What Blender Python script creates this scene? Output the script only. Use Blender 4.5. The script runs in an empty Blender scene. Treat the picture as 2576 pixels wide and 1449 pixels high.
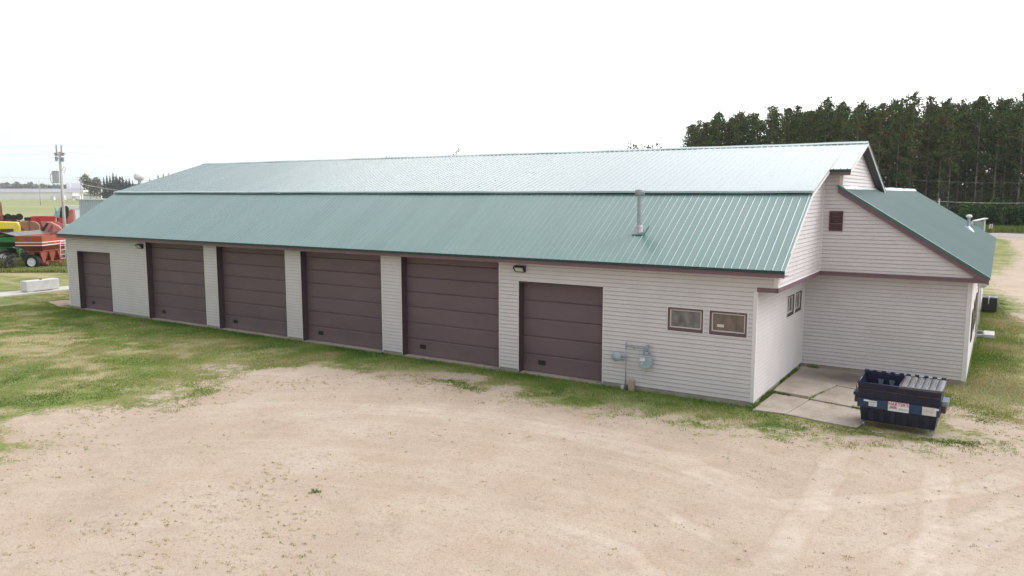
import bpy, math, random
import numpy as np
from mathutils import Vector, Matrix
random.seed(7); rng = np.random.default_rng(11)
scene = bpy.context.scene
C = scene.collection
R = math.radians

# ------------------------------------------------------------------ camera
F, PITCH, YAW = 1937.79, .1220, .5638          # focal length in pixels of a 2576 px wide frame
CAM = Vector((5.6775, -21.9253, 6.083))
fw = Vector((-math.sin(YAW)*math.cos(PITCH), math.cos(YAW)*math.cos(PITCH), -math.sin(PITCH)))
rt = Vector((math.cos(YAW), math.sin(YAW), 0)); upv = rt.cross(fw)
cd = bpy.data.cameras.new('camera'); cam = bpy.data.objects.new('camera', cd); C.objects.link(cam)
cd.sensor_width = 36; cd.lens = F/2576*36; cd.clip_end = 9000; cd.clip_start = .1
cam.matrix_world = Matrix(((rt.x, upv.x, -fw.x, CAM.x), (rt.y, upv.y, -fw.y, CAM.y), (rt.z, upv.z, -fw.z, CAM.z), (0, 0, 0, 1)))
scene.camera = cam
fh = Vector((-math.sin(YAW), math.cos(YAW), 0))
def at(u, d, z=0):                               # where things stand on the far ground: bearing u, distance d
    p = CAM + fh*d + rt*((u-1288)/F*d*math.cos(PITCH)); return (p.x, p.y, z)

# ------------------------------------------------------------------ helpers
def link(o, parent=None):
    C.objects.link(o)
    if parent: o.parent = parent
    return o
def tag(o, label=None, cat=None, group=None, kind=None):
    if label: o['label'] = label
    if cat: o['category'] = cat
    if group: o['group'] = group
    if kind: o['kind'] = kind
    return o
def thing(name, label, cat, loc=(0, 0, 0), rz=0, group=None):
    o = bpy.data.objects.new(name, None); C.objects.link(o)
    o.location = loc; o.rotation_euler = (0, 0, rz); o.empty_display_size = .3
    return tag(o, label, cat, group)
def copy_tree(o, parent=None):
    c = o.copy(); C.objects.link(c); c.parent = parent
    for ch in list(o.children): copy_tree(ch, c)
    return c

def pieces(mb, name, m, parent, **k):             # every box of the builder becomes a part of its own
    for i in range(0, len(mb.v), 8):
        q = MB(); q.add(mb.v[i:i+8], [tuple(j-i for j in f) for f in mb.f if i <= min(f) < i+8]); q.build(name, m, parent, **k)
class MB:
    def __init__(s): s.v = []; s.f = []; s.m = []; s.mi = 0; s.smooth = []
    def add(s, vs, fs, sm=False):
        b = len(s.v); s.v += [tuple(v) for v in vs]
        for f in fs: s.f.append(tuple(b+i for i in f)); s.m.append(s.mi); s.smooth.append(sm)
    def quad(s, a, b, c, d): s.add([a, b, c, d], [(0, 1, 2, 3)])
    def box(s, x0, x1, y0, y1, z0, z1, rz=0, piv=None):
        vs = [(x, y, z) for z in (z0, z1) for y in (y0, y1) for x in (x0, x1)]
        if rz:
            px, py = piv if piv else ((x0+x1)/2, (y0+y1)/2); c, n = math.cos(rz), math.sin(rz)
            vs = [(px+(x-px)*c-(y-py)*n, py+(x-px)*n+(y-py)*c, z) for x, y, z in vs]
        s.add(vs, [(0, 2, 3, 1), (4, 5, 7, 6), (0, 1, 5, 4), (2, 6, 7, 3), (0, 4, 6, 2), (1, 3, 7, 5)])
        return s
    def frustum(s, b, t, z0, z1):                # b, t = (x0,x1,y0,y1)
        vs = [(x, y, z0) for y in b[2:] for x in b[:2]]+[(x, y, z1) for y in t[2:] for x in t[:2]]
        s.add(vs, [(0, 2, 3, 1), (4, 5, 7, 6), (0, 1, 5, 4), (2, 6, 7, 3), (0, 4, 6, 2), (1, 3, 7, 5)]); return s
    def bar(s, p, q, w, h=None, n=4, r2=None, sm=None):      # tube or square bar from p to q
        p, q = Vector(p), Vector(q); d = (q-p)
        if d.length < 1e-6: return s
        d.normalize(); a = Vector((0, 0, 1)) if abs(d.z) < .9 else Vector((1, 0, 0))
        x = d.cross(a).normalized(); y = d.cross(x).normalized()
        r1 = w/2; r2 = r1 if r2 is None else r2/2; k = math.sqrt(2) if n == 4 else 1; o = math.pi/4 if n == 4 else 0
        vs = []
        for c, r in ((p, r1), (q, r2)):
            for i in range(n):
                t = o+2*math.pi*i/n; hh = (h/w if h else 1)
                vs.append(c+x*(r*k*math.cos(t))+y*(r*k*hh*math.sin(t)))
        fs = [(i, (i+1) % n, n+(i+1) % n, n+i) for i in range(n)]+[tuple(range(n))[::-1], tuple(range(n, 2*n))]
        s.add(vs, fs, (n > 5) if sm is None else sm); return s
    def path(s, pts, w, n=6):
        for a, b in zip(pts[:-1], pts[1:]): s.bar(a, b, w, n=n)
        return s
    def prism(s, poly, axis, a, b):              # poly of 2D points extruded along an axis from a to b
        def P(u, v, w): return {'x': (w, u, v), 'y': (u, w, v), 'z': (u, v, w)}[axis]
        n = len(poly); vs = [P(u, v, a) for u, v in poly]+[P(u, v, b) for u, v in poly]
        s.add(vs, [tuple(range(n)), tuple(range(n, 2*n))[::-1]]+[(i, n+i, n+(i+1) % n, (i+1) % n) for i in range(n)]); return s
    def lathe(s, prof, c=(0, 0, 0), axis='z', n=20, caps=True):
        vs = []; m = len(prof)
        for r, h in prof:
            for i in range(n):
                t = 2*math.pi*i/n; a, b = r*math.cos(t), r*math.sin(t)
                v = {'z': (a, b, h), 'x': (h, a, b), 'y': (a, h, b)}[axis]
                vs.append((v[0]+c[0], v[1]+c[1], v[2]+c[2]))
        fs = [(j*n+i, j*n+(i+1) % n, (j+1)*n+(i+1) % n, (j+1)*n+i) for j in range(m-1) for i in range(n)]
        s.add(vs, fs, True)
        if not caps: return s
        s.add(vs[:n], [tuple(range(n))[::-1]]); s.add(vs[-n:], [tuple(range(n))]); return s
    def build(s, name, mats, parent=None, bevel=0, fix=True):
        me = bpy.data.meshes.new(name); me.from_pydata(s.v, [], s.f)
        if not isinstance(mats, (list, tuple)): mats = [mats]
        for m in mats: me.materials.append(m)
        me.polygons.foreach_set('material_index', s.m)
        me.polygons.foreach_set('use_smooth', s.smooth)
        if fix:
            import bmesh
            bm = bmesh.new(); bm.from_mesh(me); bmesh.ops.recalc_face_normals(bm, faces=bm.faces); bm.to_mesh(me); bm.free()
        me.update(); o = bpy.data.objects.new(name, me)
        if bevel:
            b = o.modifiers.new('bevel', 'BEVEL'); b.width = bevel; b.segments = 2; b.limit_method = 'ANGLE'
        return link(o, parent)

# ------------------------------------------------------------------ materials
def nodes(name):
    m = bpy.data.materials.new(name); m.use_nodes = True; nt = m.node_tree
    return m, nt, nt.nodes['Principled BSDF'], nt.links.new
def N(nt, t, **k):
    n = nt.nodes.new(t)
    for a, v in k.items():
        if a in n.inputs: n.inputs[a].default_value = v
        else: setattr(n, a, v)
    return n
def ramp(nt, fac, stops):
    r = nt.nodes.new('ShaderNodeValToRGB'); e = r.color_ramp.elements
    while len(e) < len(stops): e.new(.5)
    for i, (p, c) in enumerate(stops):
        e[i].position = p; e[i].color = (*c, 1) if len(c) == 3 else c
    nt.links.new(fac, r.inputs[0]); return r.outputs[0]
def mixc(nt, fac, a, b, mode='MIX'):
    m = nt.nodes.new('ShaderNodeMix'); m.data_type = 'RGBA'; m.blend_type = mode
    for s, v in ((m.inputs[0], fac), (m.inputs[6], a), (m.inputs[7], b)):
        if isinstance(v, (int, float)): s.default_value = v
        elif isinstance(v, tuple): s.default_value = (*v, 1) if len(v) == 3 else v
        else: nt.links.new(v, s)
    return m.outputs[2]
def math_(nt, op, a, b=0, c=None, clamp=False):
    m = nt.nodes.new('ShaderNodeMath'); m.operation = op; m.use_clamp = clamp
    for i, v in enumerate((a, b, c)):
        if v is None: continue
        if isinstance(v, (int, float)): m.inputs[i].default_value = v
        else: nt.links.new(v, m.inputs[i])
    return m.outputs[0]
def noise(nt, vec, scale, detail=4, rough=.55, w=None):
    n = nt.nodes.new('ShaderNodeTexNoise'); n.inputs['Scale'].default_value = scale
    n.inputs['Detail'].default_value = detail; n.inputs['Roughness'].default_value = rough
    if vec is not None: nt.links.new(vec, n.inputs['Vector'])
    return n.outputs[0]
def mapping(nt, vec, sc=(1, 1, 1), loc=(0, 0, 0), rot=(0, 0, 0)):
    m = nt.nodes.new('ShaderNodeMapping'); m.inputs['Scale'].default_value = sc
    m.inputs['Location'].default_value = loc; m.inputs['Rotation'].default_value = rot
    nt.links.new(vec, m.inputs[0]); return m.outputs[0]
def sc(c, k): return tuple(min(1, x*k) for x in c)
def mat(name, col, rough=.6, var=.12, scale=3., metal=0., spec=.5, bump=0., streak=None, dirt=None, dirtamt=.4):
    m, nt, p, L = nodes(name)
    geo = nt.nodes.new('ShaderNodeNewGeometry'); pos = geo.outputs['Position']
    if streak: pos = mapping(nt, pos, streak)
    n = noise(nt, pos, scale, 5, .6)
    c = ramp(nt, n, [(.3, sc(col, 1-var)), (.7, sc(col, 1+var))])
    if dirt:
        d = ramp(nt, noise(nt, pos, scale*.37, 6, .65), [(.5, (0, 0, 0)), (.72, (dirtamt,)*3)])
        c = mixc(nt, d, c, dirt)
    L(c, p.inputs['Base Color'])
    p.inputs['Roughness'].default_value = rough; p.inputs['Metallic'].default_value = metal
    p.inputs['Specular IOR Level'].default_value = spec
    if bump:
        b = nt.nodes.new('ShaderNodeBump'); b.inputs['Strength'].default_value = bump; b.inputs['Distance'].default_value = .01
        L(noise(nt, geo.outputs['Position'], scale*9, 3), b.inputs['Height']); L(b.outputs[0], p.inputs['Normal'])
    return m
M = {}
M['siding'] = mat('siding_vinyl', (.655, .625, .625), .55, .035, 1.3, spec=.35, dirt=(.42, .38, .34), dirtamt=.22)
M['edge'] = mat('siding_shade_edge', (.555, .525, .53), .6, .06, 4)  # lap shadow line painted as a darker strip along each course's lower lip
M['groove_shade'] = mat('siding_groove_shade', (.45, .43, .435), .9, .1, 3)  # groove backing coloured darker than the siding, painting the shade between laps
M['trimw'] = mat('white_trim', (.74, .72, .72), .5, .03, 2)
M['brown'] = mat('mauve_brown_metal', (.135, .085, .097), .5, .08, 2.5, spec=.4)
M['fascia'] = mat('fascia_brown', (.17, .102, .122), .5, .1, 3)
M['jamb'] = mat('jamb_brown', (.07, .048, .056), .6, .1, 3)
M['soffit'] = mat('soffit', (.24, .19, .18), .7, .05, 3)
M['dkgreen'] = mat('dark_green_trim', (.012, .045, .04), .4, .1, 3)
M['green_trim'] = mat('green_trim', (.03, .16, .13), .3, .1, 3)
M['conc'] = mat('concrete', (.40, .35, .29), .9, .15, 2.2, bump=.3, dirt=(.2, .17, .14), dirtamt=.5)
M['concw'] = mat('pale_concrete', (.60, .60, .59), .9, .08, 3, bump=.3, dirt=(.4, .38, .34), dirtamt=.4)
M['black'] = mat('black_plastic', (.018, .018, .02), .45, .1, 3)
M['rubber'] = mat('rubber', (.02, .02, .022), .8, .2, 6)
M['galv'] = mat('galvanised', (.38, .41, .45), .42, .12, 6, metal=.5)
M['gas'] = mat('grey_blue_paint', (.27, .33, .37), .5, .12, 8)
M['gas2'] = mat('pale_blue_paint', (.36, .45, .49), .5, .12, 8, dirt=(.25, .3, .33), dirtamt=.5)
M['wood'] = mat('weathered_wood', (.42, .39, .39), .85, .2, 4, streak=(3, 3, .3))
M['white'] = mat('white_paint', (.78, .78, .78), .5, .04, 2)
M['cream'] = mat('offwhite_frame', (.66, .62, .58), .5, .04, 2)
def door_mat():
    m, nt, p, L = nodes('door_panel')
    geo = nt.nodes.new('ShaderNodeNewGeometry'); pos = geo.outputs['Position']
    n1 = noise(nt, mapping(nt, pos, (.5, 1, 1)), 1.6, 4)
    n2 = noise(nt, pos, 60, 2)
    c = ramp(nt, n1, [(.3, (.130, .088, .106)), (.7, (.165, .110, .128))])
    sp_ = nt.nodes.new('ShaderNodeSeparateXYZ'); L(pos, sp_.inputs[0]); wn_ = nt.nodes.new('ShaderNodeTexWhiteNoise'); wn_.noise_dimensions = '2D'; cb = nt.nodes.new('ShaderNodeCombineXYZ')
    L(math_(nt, 'FLOOR', math_(nt, 'DIVIDE', sp_.outputs[0], 5.34)), cb.inputs[0]); L(math_(nt, 'FLOOR', math_(nt, 'DIVIDE', math_(nt, 'ADD', sp_.outputs[2], -.05), .605)), cb.inputs[1]); L(cb.outputs[0], wn_.inputs['Vector'])
    c = mixc(nt, math_(nt, 'MULTIPLY', wn_.outputs['Value'], .45), c, (.165, .112, .122))
    dst = math_(nt, 'MULTIPLY', math_(nt, 'SUBTRACT', .55, sp_.outputs[2], clamp=True), math_(nt, 'MULTIPLY', n1, 1.1), clamp=True)
    c = mixc(nt, dst, c, (.24, .19, .16))
    c = mixc(nt, math_(nt, 'MULTIPLY', n2, .12), c, (.2, .16, .17))
    L(c, p.inputs['Base Color']); p.inputs['Roughness'].default_value = .55
    b = nt.nodes.new('ShaderNodeBump'); b.inputs['Strength'].default_value = .12; b.inputs['Distance'].default_value = .004
    L(n2, b.inputs['Height']); L(b.outputs[0], p.inputs['Normal'])
    return m
M['door'] = door_mat()
def roof_mat(name, a, b_, rough, axis, stain=False):
    m, nt, p, L = nodes(name)
    geo = nt.nodes.new('ShaderNodeNewGeometry'); pos = geo.outputs['Position']
    st = (5, .5, .5) if axis == 'x' else (.5, 5, .5)
    n1 = noise(nt, mapping(nt, pos, st), .9, 6, .65)
    n2 = noise(nt, pos, .35, 3)
    c = ramp(nt, n1, [(.3, a), (.72, b_)])
    c = mixc(nt, math_(nt, 'MULTIPLY', n2, .35), c, sc(b_, 1.12))
    sp_ = nt.nodes.new('ShaderNodeSeparateXYZ'); L(pos, sp_.inputs[0]); wn_ = nt.nodes.new('ShaderNodeTexWhiteNoise'); wn_.noise_dimensions = '1D'
    L(math_(nt, 'FLOOR', math_(nt, 'DIVIDE', sp_.outputs[0 if axis == 'x' else 1], .9144)), wn_.inputs['W'])
    c = mixc(nt, math_(nt, 'MULTIPLY', wn_.outputs['Value'], .30), c, sc(a, .80))      # each sheet has faded a little differently
    if stain:                                     # rain-washed bare green below the flue
        sx = nt.nodes.new('ShaderNodeSeparateXYZ'); L(pos, sx.inputs[0])
        t = math_(nt, 'SUBTRACT', 1.0, sx.outputs[1])              # distance down the slope
        off = math_(nt, 'ABSOLUTE', math_(nt, 'SUBTRACT', math_(nt, 'ADD', sx.outputs[0], 3.93), math_(nt, 'MULTIPLY', t, .75)))
        w = math_(nt, 'SUBTRACT', 1, math_(nt, 'DIVIDE', off, math_(nt, 'ADD', .1, math_(nt, 'MULTIPLY', t, .13))), clamp=True)
        ln = math_(nt, 'SUBTRACT', 1, math_(nt, 'DIVIDE', t, .95), clamp=True)
        up = math_(nt, 'GREATER_THAN', t, -.03)
        stripes = noise(nt, mapping(nt, pos, (14, 1.5, 1.5)), 2, 2)
        k = math_(nt, 'MULTIPLY', math_(nt, 'MULTIPLY', w, ln), math_(nt, 'MULTIPLY', up, math_(nt, 'MULTIPLY', stripes, 2.4)), clamp=True)
        c = mixc(nt, math_(nt, 'MULTIPLY', k, .7), c, (.04, .18, .13))
    L(c, p.inputs['Base Color']); p.inputs['Roughness'].default_value = rough
    p.inputs['Specular IOR Level'].default_value = .65; p.inputs['Coat Weight'].default_value = .5; p.inputs['Coat Roughness'].default_value = .2
    b = nt.nodes.new('ShaderNodeBump'); b.inputs['Strength'].default_value = .05; b.inputs['Distance'].default_value = .02
    L(noise(nt, pos, 2.2, 2), b.inputs['Height']); L(b.outputs[0], p.inputs['Normal'])
    return m
M['roof'] = roof_mat('green_metal_roof', (.090, .186, .170), (.122, .224, .208), .30, 'x', True)
M['roofu'] = roof_mat('green_metal_roof_upper', (.118, .184, .186), (.152, .222, .226), .20, 'x')
M['roofa'] = roof_mat('green_metal_roof_annex', (.102, .183, .174), (.136, .222, .212), .45, 'y')
M['flash'] = mat('flashing', (.34, .43, .43), .35, .06, 2)
M['flashw'] = mat('white_flashing', (.6, .66, .67), .3, .08, 2, metal=.2)

# ------------------------------------------------------------------ world and sun
SUN_EL, SUN_AZ = R(44), R(42)                      # azimuth from +Y towards +X
sd = Vector((math.sin(SUN_AZ)*math.cos(SUN_EL), math.cos(SUN_AZ)*math.cos(SUN_EL), math.sin(SUN_EL)))
w = bpy.data.worlds.new('World'); scene.world = w; w.use_nodes = True; nt = w.node_tree
for n in list(nt.nodes): nt.nodes.remove(n)
L = nt.links.new
out = nt.nodes.new('ShaderNodeOutputWorld'); b1 = nt.nodes.new('ShaderNodeBackground'); b2 = nt.nodes.new('ShaderNodeBackground'); ad = nt.nodes.new('ShaderNodeAddShader')
sky = nt.nodes.new('ShaderNodeTexSky'); sky.sky_type = 'NISHITA'; sky.sun_disc = False; sky.sun_elevation = SUN_EL; sky.sun_rotation = SUN_AZ
sky.dust_density = 2.0; sky.air_density = 1
L(sky.outputs[0], b1.inputs[0]); b1.inputs[1].default_value = .05
tc = nt.nodes.new('ShaderNodeTexCoord')
def dot(v):
    d = nt.nodes.new('ShaderNodeVectorMath'); d.operation = 'DOT_PRODUCT'; L(tc.outputs['Generated'], d.inputs[0]); d.inputs[1].default_value = v; return d.outputs['Value']
# cloud deck: white, brightest towards the hidden sun, thin and faintly cyan low in the west
lobe = math_(nt, 'POWER', math_(nt, 'MULTIPLY_ADD', dot(tuple(sd)), .5, .5), 4)
north = math_(nt, 'MAXIMUM', dot(tuple(Vector((-.5, .86, 0)).normalized())), 0)
cl = noise(nt, mapping(nt, tc.outputs['Generated'], (1, 1, 2.5)), 1.7, 5)
k = math_(nt, 'MULTIPLY_ADD', lobe, 2.3, math_(nt, 'MULTIPLY_ADD', north, .62, math_(nt, 'MULTIPLY_ADD', cl, .12, .34)))
westd = Vector((-.93, .37, 0)).normalized()
wl = math_(nt, 'MULTIPLY', math_(nt, 'POWER', math_(nt, 'MAXIMUM', dot(tuple(westd)), 0), 22), .9, clamp=True)
col = mixc(nt, wl, (1, 1, 1), (.84, .98, 1.0))
L(col, b2.inputs[0]); L(k, b2.inputs[1])
L(b1.outputs[0], ad.inputs[0]); L(b2.outputs[0], ad.inputs[1]); L(ad.outputs[0], out.inputs[0])
sl = bpy.data.lights.new('sun', 'SUN'); sl.energy = .7; sl.angle = R(22); sl.color = (1, .96, .9)
so = bpy.data.objects.new('sun', sl); C.objects.link(so); so.rotation_euler = (-sd).to_track_quat('-Z', 'Y').to_euler()
vs = scene.view_settings; vs.view_transform = 'Standard'; vs.look = 'None'; vs.exposure = 0; vs.gamma = 1

# ------------------------------------------------------------------ ground
GB = [(-13.2, -22), (-13.7, -13.3), (-14.2, -12.1), (-14.6, -10.9), (-14.9, -9.7), (-14.9, -7.85), (-14.3, -6.2), (-13.3, -4.73), (-12.0, -3.3), (-10.46, -2.3), (-8.88, -2.0), (-7.96, -2.35), (-6.72, -2.45), (-5.04, -2.45), (-3.59, -2.7), (-1.88, -2.5), (-.34, -2.1), (1.12, -1.8), (2.48, -1.4), (3.65, -1.25), (4.49, -.95), (5.4, .1), (6.1, 1.5), (6.6, 3.4), (7.1, 6), (7.3, 12), (7.2, 20), (6.5, 24.5), (6.7, 27), (5.7, 32.2), (4.31, 43), (-25, 45), (-25, 47), (5.5, 47), (6.6, 58), (6.95, 72), (6.9, 97), (5.2, 105), (-25, 130), (-8, 134), (60, 62), (60, -60), (-14, -60)]
GB = np.array(GB)
def sdist(X, Y, P):                                # signed distance, positive outside the polygon
    d = np.full(X.shape, 1e9); ins = np.zeros(X.shape, bool); n = len(P)
    for i in range(n):
        x1, y1 = P[i]; x2, y2 = P[(i+1) % n]; ex, ey = x2-x1, y2-y1
        t = np.clip(((X-x1)*ex+(Y-y1)*ey)/(ex*ex+ey*ey), 0, 1)
        d = np.minimum(d, np.hypot(X-x1-t*ex, Y-y1-t*ey))
        c = ((y1 > Y) != (y2 > Y)) & (X < (x2-x1)*(Y-y1)/(y2-y1+1e-12)+x1); ins ^= c
    return np.where(ins, -d, d)
def axis(lo, hi, step, far, grow=1.18):
    a = list(np.arange(lo, hi+1e-6, step)); s = step; x = hi
    while x < far: s = min(s*grow, 260); x += s; a.append(x)
    s = step; x = lo; b = []
    while x > -far: s = min(s*grow, 260); x -= s; b.append(x)
    return np.array(b[::-1]+a)
xs = axis(-42, 11, .28, 4200); ys = axis(-20, 50, .28, 4200)
X, Y = np.meshgrid(xs, ys)
Z = np.where((np.abs(X) < 70) & (Y < 60), .012*np.sin(X*1.3+Y*.7)*np.cos(Y*1.1-X*.4), 0)
Z -= .02
# the made ground just inside walls must not poke through the slabs
nx, ny = len(xs), len(ys)
me = bpy.data.meshes.new('ground')
V = np.stack([X.ravel(), Y.ravel(), Z.ravel()], 1)
idx = np.arange(nx*ny).reshape(ny, nx)
Fq = np.stack([idx[:-1, :-1].ravel(), idx[:-1, 1:].ravel(), idx[1:, 1:].ravel(), idx[1:, :-1].ravel()], 1)
me.vertices.add(len(V)); me.vertices.foreach_set('co', V.ravel())
me.loops.add(Fq.size); me.loops.foreach_set('vertex_index', Fq.ravel())
me.polygons.add(len(Fq)); me.polygons.foreach_set('loop_start', np.arange(0, Fq.size, 4)); me.polygons.foreach_set('loop_total', np.full(len(Fq), 4))
me.polygons.foreach_set('use_smooth', np.ones(len(Fq), bool)); me.update(calc_edges=True)
SD = sdist(X, Y, GB)
def box_d(X, Y, x0, x1, y0, y1): return np.hypot(np.maximum(np.maximum(x0-X, X-x1), 0), np.maximum(np.maximum(y0-Y, Y-y1), 0))
def lush_f(X, Y):                                  # dripline growth beside the walls, east strip
    a = np.exp(-box_d(X, Y, -36.5, 0, 0, 6)/1.1); b = .55*np.exp(-box_d(X, Y, 0, 5.3, 6.2, 31)/1.2)
    return np.clip(np.maximum(a, b), 0, 1)
def value_noise(X, Y, s, seed):
    r = np.random.default_rng(seed).random((64, 64)); x = X*s; y = Y*s
    xi = np.floor(x).astype(int); yi = np.floor(y).astype(int); fx = x-xi; fy = y-yi; fx = fx*fx*(3-2*fx); fy = fy*fy*(3-2*fy)
    g = lambda a, b: r[a % 64, b % 64]
    return (g(xi, yi)*(1-fx)+g(xi+1, yi)*fx)*(1-fy)+(g(xi, yi+1)*(1-fx)+g(xi+1, yi+1)*fx)*fy
def dry_f(X, Y):
    xr, yr = X*.8+Y*.6, -X*.6+Y*.8
    v = value_noise(xr, yr, .31, 51)*.30+value_noise(X, Y, .95, 52)*.35+value_noise(yr, xr, 2.3, 53)*.35
    v = np.clip((v-.455)*4.5, 0, 1)*(1-.75*lush_f(X, Y)); return v*(1-.6*np.clip((X-3.5)/2, 0, 1))
def bare_f(X, Y):                                  # worn patches
    g = 0*X
    for x, y, r, s in ((-14.2, -4.4, 2.2, 1.3), (-17.5, -4.6, 2.6, .9), (-19.5, -8, 3, .8), (-24, -9.5, 3.5, .5), (-27.2, -5.7, 3, .55), (-9.3, -1.3, 1.0, .7), (4.7, 2.7, .8, .8), (5.4, 1.6, .8, .7), (-16, -11.5, 2, .7), (-7.2, -1.9, .8, .6), (-32, -10, 3.5, .5), (-22, -3.2, 1.5, .3), (-37.5, -.6, 1.2, .9), (5.9, 12.5, .8, .4), (6.7, 24, 1.2, .6)):
        g = np.maximum(g, s*np.exp(-((X-x)**2+((Y-y)*1.35)**2)/(r*r)))
    return g
for nm, arr in (('sd', np.clip(SD, -60, 60)), ('lush', lush_f(X, Y)), ('bare', bare_f(X, Y)), ('dry', dry_f(X, Y))):
    a = me.attributes.new(nm, 'FLOAT', 'POINT'); a.data.foreach_set('value', arr.ravel().astype(np.float32))
def ground_mat():
    m, nt, p, L = nodes('ground_mix')
    geo = nt.nodes.new('ShaderNodeNewGeometry'); pos = geo.outputs['Position']
    def at_(n): a = nt.nodes.new('ShaderNodeAttribute'); a.attribute_name = n; return a.outputs['Fac']
    sx = nt.nodes.new('ShaderNodeSeparateXYZ'); L(pos, sx.inputs[0])
    # --- gravel: tracks follow circles about the turning point
    cx = math_(nt, 'ADD', sx.outputs[0], 1.5); cy = math_(nt, 'ADD', sx.outputs[1], 24)
    r = math_(nt, 'SQRT', math_(nt, 'ADD', math_(nt, 'MULTIPLY', cx, cx), math_(nt, 'MULTIPLY', cy, cy)))
    th = math_(nt, 'ARCTAN2', cy, cx)
    cb = nt.nodes.new('ShaderNodeCombineXYZ'); L(math_(nt, 'MULTIPLY', r, 1.0), cb.inputs[0]); L(math_(nt, 'MULTIPLY', th, 1.1), cb.inputs[1])
    tr = noise(nt, cb.outputs[0], 3.2, 6, .6)
    tr2 = noise(nt, mapping(nt, pos, (1.2, .28, 1), rot=(0, 0, .5)), 2.4, 5, .6)
    big = noise(nt, pos, .33, 5, .6); mid = noise(nt, pos, 1.6, 6, .65); fine = noise(nt, pos, 34, 4, .7); fine2 = noise(nt, pos, 11, 4, .7)
    g = ramp(nt, big, [(.3, (.395, .312, .24)), (.5, (.46, .37, .288)), (.7, (.51, .425, .345))])
    g = mixc(nt, ramp(nt, tr, [(.45, (0, 0, 0)), (.68, (.26,)*3)]), g, (.60, .52, .445))
    g = mixc(nt, ramp(nt, tr2, [(.5, (0, 0, 0)), (.75, (.32,)*3)]), g, (.44, .36, .295))
    g = mixc(nt, ramp(nt, mid, [(.56, (0, 0, 0)), (.74, (.4,)*3)]), g, (.50, .385, .31))
    g = mixc(nt, ramp(nt, noise(nt, pos, .75, 4, .6), [(.46, (0, 0, 0)), (.66, (.65,)*3)]), g, (.44, .332, .256))
    g = mixc(nt, ramp(nt, noise(nt, mapping(nt, pos, (1, 1, 1), loc=(7, 3, 0)), 1.25, 7, .72), [(.53, (0, 0, 0)), (.70, (.7,)*3)]), g, (.37, .29, .215))
    gate = ramp(nt, noise(nt, pos, .9, 5, .7), [(.38, (.25,)*3), (.62, (1, 1, 1))])
    g = mixc(nt, math_(nt, 'MULTIPLY', gate, ramp(nt, fine2, [(.32, (.8,)*3), (.47, (0, 0, 0))])), g, (.27, .215, .165))
    g = mixc(nt, ramp(nt, noise(nt, pos, 19, 3, .7), [(.30, (.7,)*3), (.43, (0, 0, 0))]), g, (.30, .25, .20))
    g = mixc(nt, ramp(nt, fine, [(.32, (.6,)*3), (.45, (0, 0, 0))]), g, (.28, .22, .17))
    g = mixc(nt, ramp(nt, fine, [(.62, (0, 0, 0)), (.72, (.5,)*3)]), g, (.66, .60, .53))
    vo = nt.nodes.new('ShaderNodeTexVoronoi'); vo.inputs['Scale'].default_value = 4.2; L(mapping(nt, pos, (1, 1.4, 1), rot=(0, 0, .6)), vo.inputs['Vector'])
    sp = math_(nt, 'LESS_THAN', vo.outputs['Distance'], .11)
    sp = math_(nt, 'MULTIPLY', sp, ramp(nt, noise(nt, pos, .55, 4), [(.46, (0, 0, 0)), (.62, (.7,)*3)]))
    g = mixc(nt, sp, g, (.26, .2, .13))
    # tyre tracks: pale pressed bands along arcs through three ground points
    def circ(a, b, c):
        ax, ay = a; bx, by = b; cx_, cy_ = c; D_ = 2*(ax*(by-cy_)+bx*(cy_-ay)+cx_*(ay-by))
        ux = ((ax*ax+ay*ay)*(by-cy_)+(bx*bx+by*by)*(cy_-ay)+(cx_*cx_+cy_*cy_)*(ay-by))/D_
        uy = ((ax*ax+ay*ay)*(cx_-bx)+(bx*bx+by*by)*(ax-cx_)+(cx_*cx_+cy_*cy_)*(bx-ax))/D_
        return ux, uy, math.hypot(ax-ux, ay-uy)
    wn = math_(nt, 'MULTIPLY_ADD', noise(nt, pos, .7, 2), .5, -.25)
    tn = noise(nt, pos, 2.2, 4, .7)
    for a, b, c, wd_, amt in (((.14, -8.06), (1.07, -8.55), (2.24, -9.32), .22, .8), ((2.78, -2.76), (2.88, -4.86), (2.8, -9.85), .32, .7), ((4.85, -2.89), (5.0, -5.74), (4.97, -9.46), .30, .8),
            ((6.44, -3.86), (5.5, -5.96), (4.41, -8.83), .35, .6), ((6.48, -2.1), (5.09, -4.31), (1.8, -7.01), .30, .6), ((-.9, -9.9), (.77, -10.33), (1.9, -11.2), .18, .6), ((7.0, -4.6), (5.73, -6.89), (5.1, -9.2), .3, .5), ((-9.5, -6.2), (-5, -5.0), (1.5, -6.2), .5, .5), ((-12.5, -7.6), (-8, -5.2), (-2, -4.4), .35, .4)):
        ux, uy, rr = circ(a, b, c); dx = math_(nt, 'ADD', sx.outputs[0], -ux); dy = math_(nt, 'ADD', sx.outputs[1], -uy)
        dd = math_(nt, 'ABSOLUTE', math_(nt, 'ADD', math_(nt, 'ADD', math_(nt, 'SQRT', math_(nt, 'ADD', math_(nt, 'MULTIPLY', dx, dx), math_(nt, 'MULTIPLY', dy, dy))), -rr), wn))
        band = math_(nt, 'MULTIPLY', math_(nt, 'SUBTRACT', wd_, dd), 9, clamp=True)
        mx, my = (a[0]+c[0])/2, (a[1]+c[1])/2; hl = math.dist(a, c)/2
        gx_ = math_(nt, 'ADD', sx.outputs[0], -mx); gy_ = math_(nt, 'ADD', sx.outputs[1], -my)
        gate_ = math_(nt, 'SUBTRACT', hl*1.15, math_(nt, 'SQRT', math_(nt, 'ADD', math_(nt, 'MULTIPLY', gx_, gx_), math_(nt, 'MULTIPLY', gy_, gy_))), clamp=True)
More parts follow.
